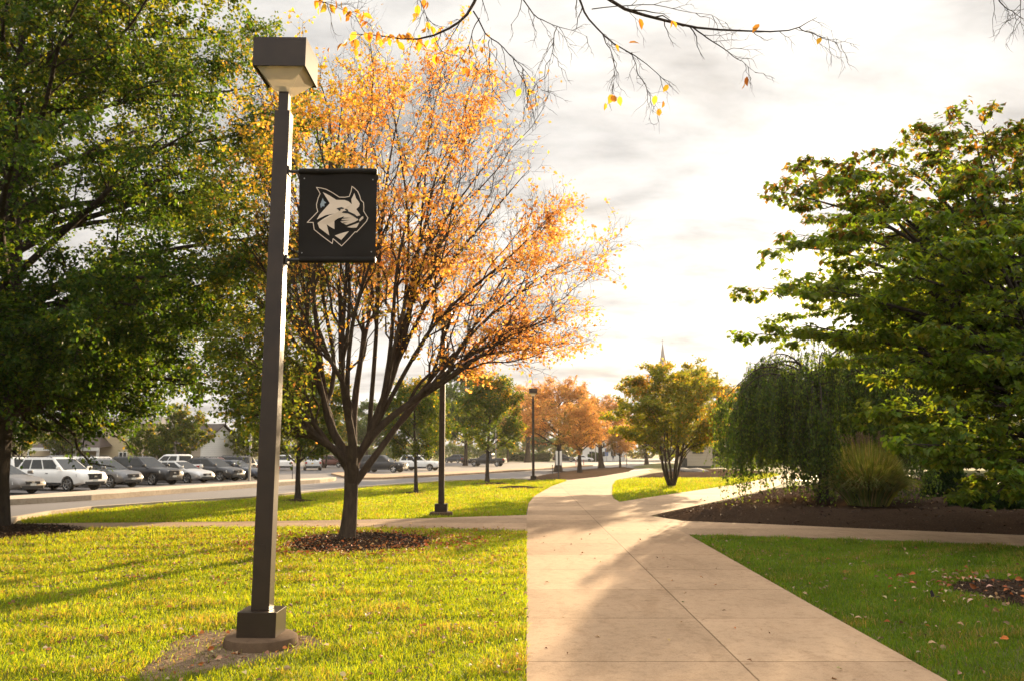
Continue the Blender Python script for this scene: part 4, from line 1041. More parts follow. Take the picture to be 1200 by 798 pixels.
# --- grass clump and box bushes on the bed
def grass_clump():
    rng = np.random.default_rng(91); g = G(1018, 603); root = empty('grass_clump', (g[0], g[1], .18))
    tag(root, 'tall round clump of ornamental grass on the mulch bed', 'ornamental grass')
    n = 9000; az = rng.uniform(0, 6.283, n); r0 = .55 * np.sqrt(rng.uniform(0, 1, n)); tilt = np.clip(rng.uniform(0, 1, n) ** .8 * .75 + .30 * (r0 / .5 - .5), .01, 1.0)
    L = rng.uniform(1.9, 2.6, n); K = 6; s = np.linspace(0, 1, K)
    p = np.zeros((n, K, 3)); az2 = az + rng.normal(0, .25, n)
    for k in range(K):
        h = L * (np.sin(tilt * .9) * s[k] * .56 + .12 * s[k] ** 2.2 * tilt); zz = L * (np.cos(tilt * .7) * s[k] - (.08 + .85 * tilt) * s[k] ** 2.4 * .62)
        p[:, k, 0] = r0 * np.cos(az) + h * np.cos(az2); p[:, k, 1] = r0 * np.sin(az) + h * np.sin(az2); p[:, k, 2] = np.maximum(zz, .02)
    w = .016 * np.array([.8, 1, 1, .9, .6, .1]); side = np.stack([-np.sin(az2 + .4), np.cos(az2 + .4), np.zeros(n)], 1)
    v = np.stack([p - side[:, None] * w[None, :, None], p + side[:, None] * w[None, :, None]], 2).reshape(-1, 3)
    b = (np.arange(n) * K * 2)[:, None] + (np.arange(K - 1) * 2)[None]
    f = np.stack([b, b + 1, b + 3, b + 2], -1).reshape(-1, 4)
    c = shades([(.17, .21, .06), (.22, .25, .075), (.33, .29, .14), (.44, .37, .22)], [4, 4, 1.5, 1], n, rng, .2)
    link('blades', np_mesh('blades', v, [f], M['grass_blade'], False, np.repeat(c, K * 2, 0)), root)
    m = 60; az = rng.uniform(0, 6.283, m); rr = rng.uniform(.1, .9, m); e = np.stack([rr * np.cos(az), rr * np.sin(az), rng.uniform(2.0, 2.5, m)], 1); s0 = e * np.array([.2, .2, 0])
    stems = curves(s0, np.tile([[0, 0, 1.8]], (m, 1)), e, (e - s0) * np.array([1.5, 1.5, .7]), 7, .01, rng)
    ps, tn = along(stems, 40, rng, .86, 1.0); col = shades([(.32, .22, .13), (.25, .17, .10)], [1, 1], len(ps), rng)
    pl = leaves('plume', ps, tn + rnd(rng, len(ps)) * .3, rnd(rng, len(ps)), np.full(len(ps), .07), col, M['litter'], root, width=.3)
grass_clump()
def box_bush(u, v, rx, rz, label, seed, n=16000):
    rng = np.random.default_rng(seed); g = G(u, v); root = empty('box_bush', (g[0], g[1], .15)); tag(root, label, 'bush')
    d = nrm_(rnd(rng, n)); d[:, 2] = np.abs(d[:, 2]) * 1.0 - .15; r = rng.uniform(.72, 1.0, n) ** .5 * (0.86 + .28 * (clump(d * 3, 1.3, seed) - .5))
    pos = d * r[:, None] * np.array([rx, rx * .9, rz]); pos[:, 2] += rz * .12; pos[:, 2] = np.maximum(pos[:, 2], .04)
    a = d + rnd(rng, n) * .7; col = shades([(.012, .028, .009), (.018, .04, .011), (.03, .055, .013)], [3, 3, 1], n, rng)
    leaves('foliage', pos, a, rnd(rng, n), .085 * rng.uniform(.7, 1.2, n), col, M['leaf'], root)
    m = 24; az = rng.uniform(0, 6.3, m); e = np.stack([np.cos(az) * rx * .7, np.sin(az) * rx * .6, rng.uniform(.4, .9, m) * rz], 1)
    st = curves(np.zeros((m, 3)) - [[0, 0, .1]], np.tile([[0, 0, .6]], (m, 1)), e, e * .6, 7, .03, rng)
    wood('stems', [(st, np.full((m, 7), .02), 5)], M['bark_dark'], root)
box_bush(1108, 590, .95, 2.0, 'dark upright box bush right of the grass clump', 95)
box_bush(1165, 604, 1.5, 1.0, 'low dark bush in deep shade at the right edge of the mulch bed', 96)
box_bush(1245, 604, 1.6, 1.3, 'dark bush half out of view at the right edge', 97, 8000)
# ---------------------------------------------------------------- cars
def paint(name, col, metal=0.3):
    return plain('paint_' + name, col, 0.38, 0.4, metal, 0.35, 0.04, 3)
M['p_white'] = paint('white', (.72, .70, .66), 0.0); M['p_silver'] = paint('silver', (.46, .45, .43), .55); M['p_grey'] = paint('grey', (.12, .12, .122), .5)
M['p_black'] = paint('black', (.014, .014, .016), .2); M['p_navy'] = paint('navy', (.02, .026, .04), .4); M['p_maroon'] = paint('maroon', (.12, .035, .03), .4); M['p_taupe'] = paint('taupe', (.17, .155, .14), .5)
M['p_dark'] = paint('charcoal', (.04, .041, .044), .5)
def m_glass():
    m, t = new_mat('car_glass'); out(t, pbsdf(t, (.016, .018, .018), .06, .45, 0, None, 0)); return m
M['glass'] = m_glass()
M['rubber'] = plain('rubber', (.018, .017, .016), .8, .3); M['trim'] = plain('trim', (.02, .02, .021), .5, .4); M['chrome'] = plain('alloy', (.55, .54, .52), .25, .5, .9)
M['lamp_clear'] = plain('lamp_clear', (.60, .59, .56), .12, .6, .3); M['lamp_red'] = plain('lamp_red', (.30, .02, .015), .15, .5); M['plate'] = plain('plate', (.55, .55, .50), .5)
KINDS_ = {
 # L, W, H, wheel r, front axle, rear axle, hood/beltline stations (x, z), cabin bottom (x rear, x front), cabin top (x rear, x front), belt z, sill
 'suv':   dict(L=4.85, W=1.94, H=1.74, r=.365, fa=1.50, ra=-1.38, prof=[(-2.42, .80), (-2.36, 1.02), (-2.1, 1.08), (.9, 1.08), (1.25, 1.09), (2.05, 1.01), (2.32, .93), (2.42, .70)], cb=(-2.28, 1.12), ct=(-1.95, .18), belt=1.06, sill=.30),
 'crossover': dict(L=4.55, W=1.86, H=1.64, r=.345, fa=1.40, ra=-1.28, prof=[(-2.26, .78), (-2.2, .98), (-1.95, 1.04), (.85, 1.01), (1.15, 1.0), (1.9, .91), (2.16, .80), (2.26, .62)], cb=(-2.10, 1.18), ct=(-1.45, .10), belt=1.0, sill=.27),
 'sedan': dict(L=4.75, W=1.80, H=1.45, r=.32, fa=1.42, ra=-1.35, prof=[(-2.37, .70), (-2.3, .93), (-2.1, .97), (-1.3, .96), (1.0, .92), (1.25, .90), (2.0, .79), (2.26, .69), (2.37, .52)], cb=(-1.75, 1.22), ct=(-.95, .12), belt=.90, sill=.22),
 'pickup': dict(L=5.6, W=1.98, H=1.88, r=.40, fa=1.75, ra=-1.75, prof=[(-2.8, .95), (-2.76, 1.16), (-2.6, 1.18), (.9, 1.18), (1.35, 1.18), (2.4, 1.12), (2.68, 1.02), (2.8, .78)], cb=(-1.0, 1.30), ct=(-.85, .45), belt=1.14, sill=.42),
}
def car_mesh(root, k, pm, grille=True):
    p = KINDS_[k]; W = p['W'] / 2; L = p['L'] / 2
    xs = np.array([-L, -L + .05, -L + .2, -L + .55, p['ra'] - .05, -.6, 0, .6, 1.1, p['fa'] - .1, p['fa'] + .3, L - .42, L - .2, L - .06, L])
    px_, pz_ = zip(*p['prof']); verts, faces = [], []
    for x in xs:
        zt = np.interp(x, px_, pz_); e = min(x + L, L - x)
        w = W * (1 - .16 * max(0, 1 - e / .55) ** 2); zb = p['sill'] + .10 * max(0, 1 - e / .5)
        if e < 1e-6: w *= .96
        zm = zb + (zt - zb) * .52
        half = [(0, zb), (w * .86, zb), (w * .965, zb + .07), (w, zm), (w * .985, zm + (zt - zm) * .45), (w * .955, zt - .07), (w * .90, zt - .015), (w * .5, zt + .022), (0, zt + .03)]
        ring = half + [(-y, z) for y, z in half[-2:0:-1]]
        verts += [(x, y, z) for y, z in ring]
    n = 16
    for i in range(len(xs) - 1):
        for j in range(n): faces.append((i * n + j, i * n + (j + 1) % n, (i + 1) * n + (j + 1) % n, (i + 1) * n + j))
    faces.append(tuple(range(n))[::-1]); faces.append(tuple((len(xs) - 1) * n + j for j in range(n)))
    b = MB(); b.add(verts, faces); body_me = b.mesh('body', pm, smooth=35)
    # wheel arches cut through
    cb_ = MB(); 
    for ax in (p['fa'], p['ra']):
        cb_.lathe([(p['r'] * 1.16, -1.2), (p['r'] * 1.16, 1.2)], 28, axis='y', c=(ax, 0, p['r'] * 1.02))
    cut = link('cutter', cb_.mesh('cutter', M['trim'])); ob = link('body', body_me)
    md = ob.modifiers.new('b', 'BOOLEAN'); md.object = cut; md.operation = 'DIFFERENCE'; md.solver = 'EXACT'
    bpy.context.view_layer.update()
    ev = ob.evaluated_get(bpy.context.evaluated_depsgraph_get()); me2 = bpy.data.meshes.new_from_object(ev)
    bpy.data.objects.remove(ob); bpy.data.objects.remove(cut)
    me2.name = 'body'
    body = link('body', me2, root)
    # cabin: pillars and roof in paint, panes let in just proud of it
    (xr0, xf0), (xr1, xf1), zb, zt = p['cb'], p['ct'], p['belt'] - .03, p['H']
    yb, yt = W * .90, W * .70
    B4 = [(xr0, -yb, zb), (xf0, -yb, zb), (xf0, yb, zb), (xr0, yb, zb)]; T4 = [(xr1, -yt, zt - .05), (xf1, -yt, zt - .05), (xf1, yt, zt - .05), (xr1, yt, zt - .05)]
    b = MB(); b.hexa(B4, T4)
    ins = .10
    R4 = [(xr1 + ins * 1.2, -yt + ins, zt), (xf1 - ins * 1.6, -yt + ins, zt), (xf1 - ins * 1.6, yt - ins, zt), (xr1 + ins * 1.2, yt - ins, zt)]
    b2 = MB(); b2.hexa(T4, R4)
    cab = b.build('cabin', pm, body, bevel=.05, seg=3, smooth=40); b2.build('roof', pm, body, bevel=.03, seg=2, smooth=50)
    def pane(name, q, s0, s1, t0, t1, off=.012):       # q: bottom-left, bottom-right, top-right, top-left
        q = [np.array(v, float) for v in q]
        nn = np.cross(q[1] - q[0], q[3] - q[0]); nn /= np.linalg.norm(nn)
        def at(s, t): return (q[0] * (1 - s) + q[1] * s) * (1 - t) + (q[3] * (1 - s) + q[2] * s) * t
        f4 = [at(s0, t0), at(s1, t0), at(s1, t1), at(s0, t1)]
        m_ = MB(); m_.hexa([v - nn * .03 for v in f4], [v + nn * off for v in f4]); return m_.build(name, M['glass'], root, bevel=.008)
    b0, b1, b2_, b3 = B4; t0, t1, t2, t3 = T4
    pane('windshield', (b1, b2_, t2, t1), .055, .945, .10, .95)
    pane('rear_window', (b3, b0, t0, t3), .08, .92, .25 if k != 'sedan' else .1, .92)
    cuts = {'suv': [(.06, .28), (.31, .575), (.605, .93)], 'crossover': [(.06, .24), (.27, .55), (.58, .92)], 'sedan': [(.10, .47), (.51, .90)], 'pickup': [(.07, .47), (.51, .91)]}[k]
    for s0, s1 in cuts:
        pane('side_window', (b0, b1, t1, t0), s0, s1, .17, .90); pane('side_window', (b2_, b3, t3, t2), 1 - s1, 1 - s0, .17, .90)
    # front and rear
    zf = np.interp(L - .2, px_, pz_); wf = W * .86
    m_ = MB(); gz1, gz0 = zf - .06, p['sill'] + .30
    if k == 'sedan': gz0, gz1 = p['sill'] + .26, zf - .10
    m_.box(L - .10, L + .012, -wf * .52, wf * .52, gz0, gz1); gr = m_.build('grille', M['trim'], root, bevel=.02)
    m_ = MB(); m_.box(L - .05, L + .018, -wf * .47, wf * .47, gz1 - .015, gz1 + .01); m_.box(L - .05, L + .02, -.09, .09, (gz0 + gz1) / 2 - .03, (gz0 + gz1) / 2 + .05); m_.build('grille_trim', M['chrome'], gr)
    m_ = MB(); m_.box(L - .3, L + .014, -wf * .80, wf * .80, p['sill'] + .02, p['sill'] + .2); m_.build('lower_bumper', M['trim'], root, bevel=.03)
    m_ = MB(); m_.box(L, L + .026, -.16, .16, p['sill'] + .19, p['sill'] + .30); m_.build('number_plate', M['plate'], root)
    for s in (-1, 1):
        m_ = MB(); h0, h1 = gz1 - .15, gz1 + .005
        a = [(L - .03, s * wf * .50), (L - .30, s * (W * .985)), (L - .5, s * (W * .93)), (L - .25, s * wf * .5)]
        if s > 0: a = a
        m_.hexa([(x, y, h0) for x, y in (a if s > 0 else a[::-1])], [(x - .05, y * .985, h1) for x, y in (a if s > 0 else a[::-1])]); m_.build('headlight', M['lamp_clear'], root, bevel=.012)
        m_ = MB(); m_.box(L - .16, L - .045, s * wf * .78 - .07, s * wf * .78 + .07, p['sill'] + .21, p['sill'] + .28); m_.build('fog_light', M['lamp_clear'], root)
        m_ = MB(); zr = np.interp(-L + .1, px_, pz_); m_.box(-L - .008, -L + .22, s * W * .80 - .12, s * W * .80 + .12, zr - .28, zr - .06); m_.build('tail_light', M['lamp_red'], root, bevel=.02)
        m_ = MB(); xm = xf0 - .22; m_.box(xm - .06, xm + .10, s * (W * .95 + .10) - .11, s * (W * .95 + .10) + .11, zb + .09, zb + .25); m_.build('mirror', pm, root, bevel=.04, seg=3, smooth=50)
        for xh in (-.05, -1.05):
            m_ = MB(); m_.box(xh, xh + .17, s * W * .985 - .012, s * W * .985 + .016, zb - .14, zb - .10); m_.build('door_handle', M['trim'], root)
        m_ = MB(); m_.box(p['ra'] + p['r'] * 1.2, p['fa'] - p['r'] * 1.2, s * W * .985 - .03, s * W * .985 + .02, p['sill'] - .02, p['sill'] + .14); m_.build('sill', M['trim'], root, bevel=.02)
        if k in ('suv', 'crossover'):
            m_ = MB(); m_.tube([(xr1 + .15, s * yt * .93, zt - .01), (xr1 + .3, s * yt * .93, zt + .05), (xf1 - .35, s * yt * .93, zt + .05), (xf1 - .2, s * yt * .93, zt - .01)], .018, 8); m_.build('roof_rail', M['trim'], root)
    m_ = MB(); zr = np.interp(-L + .1, px_, pz_); m_.box(-L - .012, -L + .3, -W * .8, W * .8, p['sill'] + .04, p['sill'] + .22); m_.build('rear_bumper', M['trim'], root, bevel=.03)
    if k == 'pickup':
        m_ = MB(); m_.box(-2.62, -1.12, -W * .82, W * .82, 1.19, 1.222); m_.build('bed_cover', M['trim'], root, bevel=.01)
    for ax in (p['fa'], p['ra']):
        for s in (-1, 1):
            r = p['r']; y = s * (W - .13); d = 1
            m_ = MB(); m_.lathe([(r * .62, -.11), (r * .93, -.115), (r, -.08), (r, .08), (r * .93, .115), (r * .62, .11)], 28, axis='y', c=(ax, y, r)); wh = m_.build('wheel', M['rubber'], root, smooth=40)
            m_ = MB(); m_.lathe([(r * .64, -.10), (r * .64, .10)], 24, axis='y', c=(ax, y, r), m=1)
            for q in range(5):
                an = q * 1.2566 + .3; c_, s_ = math.cos(an), math.sin(an); w_ = r * .10
                pts = [(c_ * r * .1 - s_ * w_, s_ * r * .1 + c_ * w_), (c_ * r * .1 + s_ * w_, s_ * r * .1 - c_ * w_), (c_ * r * .66 + s_ * w_ * 1.3, s_ * r * .66 - c_ * w_ * 1.3), (c_ * r * .66 - s_ * w_ * 1.3, s_ * r * .66 + c_ * w_ * 1.3)]
                yo = y + s * .10; y2 = y + s * .118
                m_.hexa([(ax + a, yo, r + h) for a, h in (pts if s < 0 else pts[::-1])], [(ax + a, y2, r + h) for a, h in (pts if s < 0 else pts[::-1])])
            m_.lathe([(r * .60, s * .10), (r * .67, s * .119), (r * .70, s * .10)], 24, axis='y', c=(ax, y, r)); m_.lathe([(r * .16, s * .10), (r * .14, s * .125)], 12, axis='y', c=(ax, y, r))
            m_.build('rim', [M['chrome'], M['trim']], wh)
PROTO = {}
def car(kind, color, label, front=None, center=None, az=110.0, cat='car', group=None):
    h = np.array([math.sin(R(az)), math.cos(R(az)), 0.0]); rz = R(90 - az)
    if center is None: center = np.array([front[0], front[1], 0]) - h * KINDS_[kind]['L'] / 2
    loc = (float(center[0]), float(center[1]), 0.006)
    if kind not in PROTO:
        o = empty('parked_car', loc, rz); car_mesh(o, kind, M['p_' + color]); PROTO[kind] = o
    else:
        o = copy_tree(PROTO[kind]); o.location = loc; o.rotation_euler = (0, 0, rz)
        done = {}
        def recolor(q):
            if q.data and any(m_.name.startswith('paint_') for m_ in q.data.materials):
                key = (q.data.name, color)
                nm = PAINTED.get(key)
                if nm is None:
                    nm = q.data.copy(); PAINTED[key] = nm
                    for i_, m_ in enumerate(nm.materials):
                        if m_.name.startswith('paint_'): nm.materials[i_] = M['p_' + color]
                q.data = nm
            for ch in q.children: recolor(ch)
        recolor(o)
    tag(o, label, cat, group); return o
PAINTED = {}
ROW = 'cars parked nose to the kerb'
car('sedan', 'taupe', 'grey sedan at the left end of the front row, left of the white SUV', G(38, 578.8), group=ROW)
car('suv', 'white', 'large white SUV with dark grille in the front row', G(111, 574.8), group=ROW)
car('crossover', 'grey', 'grey SUV between the white SUV and the black SUV in the front row', G(156, 571.0), group=ROW)
car('suv', 'black', 'black SUV with roof rails beside the silver sedan in the front row', G(204, 568.0), group=ROW)
car('sedan', 'silver', 'silver sedan between the black SUV and a charcoal SUV in the front row', G(243, 565.5), group=ROW)
car('crossover', 'dark', 'charcoal SUV right of the silver sedan, before the grey pole', G(279, 563.5), group=ROW)
car('sedan', 'navy', 'dark blue sedan behind the grey pole at the right end of the front row', G(306, 562.0), group=ROW)
H_ = np.array([math.sin(R(110)), math.cos(R(110)), 0]); E_ = np.array([math.sin(R(20)), math.cos(R(20)), 0]); B0 = G(111, 574.8)
ROW2 = 'cars in the second row of the car park'
for k, (kd, colr, lab) in enumerate([('crossover', 'dark', 'charcoal SUV behind the grey sedan at the left end of the second row'), ('suv', 'white', 'white SUV whose roof rails show right behind the large white SUV'), ('crossover', 'white', 'white SUV roof showing above the grey SUV in the second row'), ('suv', 'white', 'white SUV roof behind the black SUV, near the awning'),
                                     ('sedan', 'black', 'black car roof between white roofs in the second row'), ('sedan', 'silver', 'silver car behind the round-crowned car park tree'), ('pickup', 'white', 'white crew cab pickup standing above the charcoal SUV'), ('crossover', 'maroon', 'maroon SUV right of the white pickup'), ('suv', 'black', 'black SUV behind the grey pole in the second row'), ('sedan', 'grey', 'grey sedan in the second row behind the banner lamp post')]):
    car(kd, colr, lab, center=B0 - H_ * (5.0 + 2.9) + E_ * 2.85 * (k - 1) + E_ * .6, az=290, group=ROW2, cat='pickup' if kd == 'pickup' else 'car')
ROW3 = 'cars far back in the car park'
for k, (kd, colr, lab) in enumerate([('suv', 'white', 'white SUV far back, left of the dark car park tree'), ('crossover', 'silver', 'silver SUV far back in front of the cream building'), ('suv', 'white', 'white SUV far back below the brown awning'), ('suv', 'navy', 'navy SUV far back between two white ones'), ('suv', 'white', 'white SUV far back below the white gable'), ('crossover', 'maroon', 'maroon SUV far back before the white gable'), ('suv', 'white', 'white SUV far back beside the utility pole')]):
    car(kd, colr, lab, center=B0 - H_ * 23.0 + E_ * (3.6 * k - 2), az=110, group=ROW3)
car('suv', 'white', 'white SUV seen from behind, just right of the banner lamp post', center=G(333, 550.5), az=-15)
car('suv', 'silver', 'silver SUV seen from behind, beside the thin lawn tree trunk', center=G(366, 550.5), az=-15)
car('crossover', 'maroon', 'dark red car left of the orange tree trunk, far back', center=G(388, 547.2), az=100)
car('suv', 'black', 'black SUV right of the orange tree trunk, across the road', G(475, 553.2), az=105)
car('suv', 'white', 'white SUV between the slender lawn tree and the second lamp post', G(516, 551.0), az=105)
car('pickup', 'black', 'black pickup truck across the road behind the round lawn tree', center=G(571, 546.0), az=-75, cat='pickup')
car('crossover', 'navy', 'small dark car far across the road right of the second lamp post', center=G(533, 541.8), az=-60)
car('suv', 'black', 'black SUV parked behind the thick trunk on the planting island', center=G(661, 541.0), az=95)
car('sedan', 'white', 'white sedan just behind the black SUV, across the road', center=G(683, 540.6), az=95)

# ---------------------------------------------------------------- buildings
def siding(name, col, pitch=.2, horizontal=True):
    m, t = new_mat(name); c = coords(t); s = t.nodes.new('ShaderNodeSeparateXYZ'); t.links.new(c, s.inputs[0])
    f = mth(t, 'FRACT', mth(t, 'DIVIDE', s.outputs[2], pitch)); n_ = noise(t, c, .6, 5)
    cc = ramp(t, n_, [(.3, tuple(x * .88 for x in col)), (.7, col)]); cc = mix(t, 1.0, cc, ramp(t, f, [(0, (.6, .6, .6)), (.12, (1, 1, 1))]), 'MULTIPLY')
    out(t, pbsdf(t, cc, .7, .3, 0, bump(t, f, .4, .02))); return m
M['cream'] = siding('cream_siding', (.52, .42, .26)); M['whitewall'] = siding('white_siding', (.75, .72, .66)); M['beige'] = siding('beige_wall', (.42, .35, .26), .4)
M['roof_brown'] = siding('brown_shingles', (.075, .055, .045), .25); M['roof_grey'] = siding('grey_shingles', (.12, .11, .105), .25)
M['spire_slate'] = siding('spire_slate', (.27, .235, .23), .5); M['window'] = m_glass(); M['wtrim'] = plain('white_trim', (.7, .68, .62), .5); M['brick'] = siding('spire_brick', (.30, .20, .17), .3)  # spire slate is lightened to stand in for distant haze
def wall_window(root, x0, x1, z0, z1, y, mat_frame='wtrim'):
    b = MB(); w = .09
    for (a, c, d, e) in ((x0, x1, z0, z0 + w), (x0, x1, z1 - w, z1), (x0, x0 + w, z0 + w, z1 - w), (x1 - w, x1, z0 + w, z1 - w), ((x0 + x1) / 2 - w / 2, (x0 + x1) / 2 + w / 2, z0 + w, z1 - w)): b.box(a, c, y - .10, y - .003, d, e)
    f = b.build('window', M[mat_frame], root); b = MB(); b.box(x0 + w, x1 - w, y - .05, y - .004, z0 + w, z1 - w); b.build('pane', M['window'], f); return f
# cream building with the brown awning
Yc = 98.0
root = empty('cream_building', (P(95, 520, Yc)[0], Yc, 0)); tag(root, 'long cream building with a brown awning roof beyond the parked cars', 'building')
def lx(u): return P(u, 520, Yc)[0] - root.location.x
b = MB(); b.box(lx(-30), lx(186), 0, 14, 0, 5.3); b.build('wall', M['cream'], root)
b = MB(); x0, x1 = lx(-34), lx(190); b.add([(x0, -.6, 5.25), (x1, -.6, 5.25), (x1, 14.6, 5.25), (x0, 14.6, 5.25), (x0 + 3, 7, 6.4), (x1 - 3, 7, 6.4)], [(0, 1, 5, 4), (1, 2, 5), (2, 3, 4, 5), (3, 0, 4), (3, 2, 1, 0)]); b.build('roof', M['roof_grey'], root)
b = MB(); x0, x1 = lx(50), lx(132); b.add([(x0, -3.2, 2.55), (x1, -3.2, 2.55), (x1, -.01, 2.75), (x0, -.01, 2.75), (x0 + 1.8, -.01, 4.0), (x1 - 1.2, -.01, 4.0)], [(0, 1, 5, 4), (1, 2, 5), (3, 0, 4), (3, 2, 1, 0), (2, 3, 4, 5)]); aw = b.build('awning', M['roof_brown'], root)
b = MB(); b.box(x0, x1, -3.25, -3.0, 2.2, 2.55); b.build('fascia', M['wtrim'], aw)
for u in (52, 78, 104, 130):
    b = MB(); b.box(lx(u) - .12, lx(u) + .12, -3.1, -2.86, 0, 2.2); b.build('post', M['wtrim'], aw)
for (u0, u1, z0, z1) in ((104, 121, 3.3, 4.6), (20, 34, 3.3, 4.6), (150, 160, 3.2, 4.6), (60, 72, .9, 2.1), (88, 98, .9, 2.1), (140, 150, .9, 2.1), (168, 176, .9, 2.1)): wall_window(root, lx(u0), lx(u1), z0, z1, 0)
b = MB(); b.box(lx(78), lx(84), -.08, -.004, .02, 2.1); b.build('door', M['roof_brown'], root)
# house with the white gable
g = P(261, 520, 88.0); root = empty('white_gable_house', (g[0], g[1], 0), R(-27)); tag(root, 'house with a bright white gable and brown roof behind the car park', 'house')
Wd = 2.6; Lh = 7.0
b = MB(); b.add([(0, -Wd, 0), (0, Wd, 0), (0, Wd, 2.9), (0, 0, 4.7), (0, -Wd, 2.9), (-.3, -Wd, 0), (-.3, Wd, 0), (-.3, Wd, 2.9), (-.3, 0, 4.7), (-.3, -Wd, 2.9)], [(0, 1, 2, 3, 4), (9, 8, 7, 6, 5), (0, 4, 9, 5), (1, 6, 7, 2), (0, 5, 6, 1), (4, 3, 8, 9), (3, 2, 7, 8)]); b.build('gable_wall', M['whitewall'], root)
b = MB(); b.box(-Lh, -.301, -Wd, Wd, 0, 2.88); b.build('wall', M['beige'], root)
b = MB()
for s in (-1, 1):
    q = [(-Lh - .3, s * (Wd + .3), 2.72), (.22, s * (Wd + .3), 2.72), (.22, 0, 4.84), (-Lh - .3, 0, 4.84)]
    b.hexa(q if s < 0 else q[::-1], [(x, y, z + .12) for x, y, z in (q if s < 0 else q[::-1])])
rf = b.build('roof', M['roof_brown'], root); b = MB(); b.box(-3.2, -2.8, -.2, .2, 4.6, 5.5); b.build('chimney', M['brick'], rf)
wall_window(root, -3.4, -1.6, 1.1, 2.2, -Wd, 'roof_brown'); wall_window(root, -6.2, -4.6, 1.1, 2.2, -Wd, 'roof_brown')
# far pale house across the road
g = P(706, 530, 215); root = empty('pale_house', (g[0], g[1], 0), R(-12)); tag(root, 'pale far house behind the bare orange tree at the end of the road', 'house')
b = MB(); b.box(-5, 5, 0, 8, 0, 5.0); b.build('wall', M['whitewall'], root)
b = MB(); b.add([(-5.4, -.4, 4.95), (5.4, -.4, 4.95), (5.4, 8.4, 4.95), (-5.4, 8.4, 4.95), (-5.4, 4, 8.2), (5.4, 4, 8.2)], [(0, 1, 5, 4), (1, 2, 5), (2, 3, 4, 5), (3, 0, 4), (3, 2, 1, 0)]); b.build('roof', M['roof_grey'], root)
for x in (-3.4, -.7, 2.0): wall_window(root, x, x + 1.4, 1.0, 2.4, 0); wall_window(root, x, x + 1.4, 3.2, 4.5, 0)
# small beige block building
g = G(820, 548.2); root = empty('beige_building', (g[0], g[1], 0), R(3)); tag(root, 'small plain beige building with a dark window, behind the middle lawn', 'building')
s_ = g[1] / 1000.0; hw = 15.5 * s_
b = MB(); b.box(-hw, hw, 0, 4, .3, 3.0); b.build('wall', M['beige'], root); b = MB(); b.box(-hw - .05, hw + .05, -.05, 4.05, -.02, .3); b.build('base', M['dark_metal'], root)
b = MB(); b.box(-hw - .25, hw + .25, -.3, 4.3, 3.0, 3.18); b.build('roof', M['roof_grey'], root, bevel=.02); wall_window(root, -.9, .5, 1.9, 2.5, 0, 'dark_metal')
b = MB(); b.box(-hw - .5, -hw - .06, -.7, .4, .0, 1.3); b.build('equipment_box', M['dark_metal'], root, bevel=.05)
# church steeple
Ys = 330.0; g = P(779, 520, Ys); root = empty('church_steeple', (g[0], g[1], 0)); tag(root, 'thin pointed church steeple rising over the rusty stemmed tree', 'church steeple')
zt, z1 = P(779, 402, Ys)[2], P(779, 437, Ys)[2]
b = MB(); r_ = 2.0
b.lathe([(r_, z1), (r_ * .62, z1 + (zt - z1) * .36), (r_ * .30, z1 + (zt - z1) * .70), (.05, zt)], 8); b.build('spire', M['spire_slate'], root)
b = MB(); b.box(-1.9, 1.9, -1.9, 1.9, 0, z1 + .01); tw_ = b.build('tower', M['brick'], root); b = MB(); b.box(-2.2, 2.2, -2.2, 2.2, z1 - .5, z1 - .05); b.build('cornice', M['wtrim'], tw_)
for s in (-1, 1): 
    b = MB(); b.box(-.5, .5, s * 1.9 - .06, s * 1.9 + .06, z1 - 4.2, z1 - 1.4); b.build('louvre', M['dark_metal'], tw_)
b = MB(); b.tube([(0, 0, zt - .1), (0, 0, zt + 1.4)], .06, 6); b.box(-.4, .4, -.05, .05, zt + .8, zt + .92); b.build('cross', M['dark_metal'], root)

# ---------------------------------------------------------------- poles, signs, hedge, rocks, person
def pole_thing(name, u, v, vtop, rad, mat, label, cat, extra=None, group=None):
    g = G(u, v); h = P(u, vtop, g[1])[2]; root = empty(name, tuple(g)); tag(root, label, cat, group)
    b = MB(); b.tube([(0, 0, -.1), (0, 0, h)], [rad, rad * .8], 12); b.build('pole', M[mat], root, smooth=50)
    if extra: extra(root, h)
    return root
def arm_head(s):
    def f(root, h):
        b = MB(); b.tube([(0, 0, h - .3), (s * .9, 0, h)], .05, 8); b.build('arm', M['dark_metal'], root); b = MB(); b.box(min(s * .8, s * 1.7), max(s * .8, s * 1.7), -.22, .22, h - .08, h + .12); b.build('lamp_head', M['dark_metal'], root, bevel=.04)
    return f
pole_thing('parking_light', 581, 543.5, 441, .11, 'grey_metal', 'tall car park light with an arm to the right, above the round lawn tree', 'parking light', arm_head(1))
pole_thing('parking_light', 698, 540.5, 461, .12, 'grey_metal', 'far car park light over the small orange trees', 'parking light', arm_head(-1))
def bluesign(root, h):
    b = MB(); b.box(.05, .5, -.02, .02, h - .9, h - .25); b.build('sign_panel', M['sign_blue'], root, bevel=.01)
M['sign_blue'] = plain('sign_blue', (.08, .13, .26), .4); M['sign_white'] = plain('sign_white', (.72, .70, .66), .45); M['sign_back'] = plain('sign_back', (.035, .035, .038), .5, .4); M['red_post'] = plain('red_post', (.30, .07, .04), .5)
pole_thing('grey_pole', 292, 563.2, 486, .085, 'grey_metal', 'pale grey pole at the kerb left of the banner lamp post', 'pole', bluesign)
def wires(root, h):
    b = MB(); b.box(-.9, .9, -.06, .06, h - .7, h - .55); b.build('crossarm', M['dark_metal'], root)
    for x in (-.75, 0, .75):
        b = MB(); b.lathe([(.03, h - .55), (.05, h - .45), (.03, h - .38)], 8, c=(x, 0, 0)); b.build('insulator', M['grey_metal'], root)
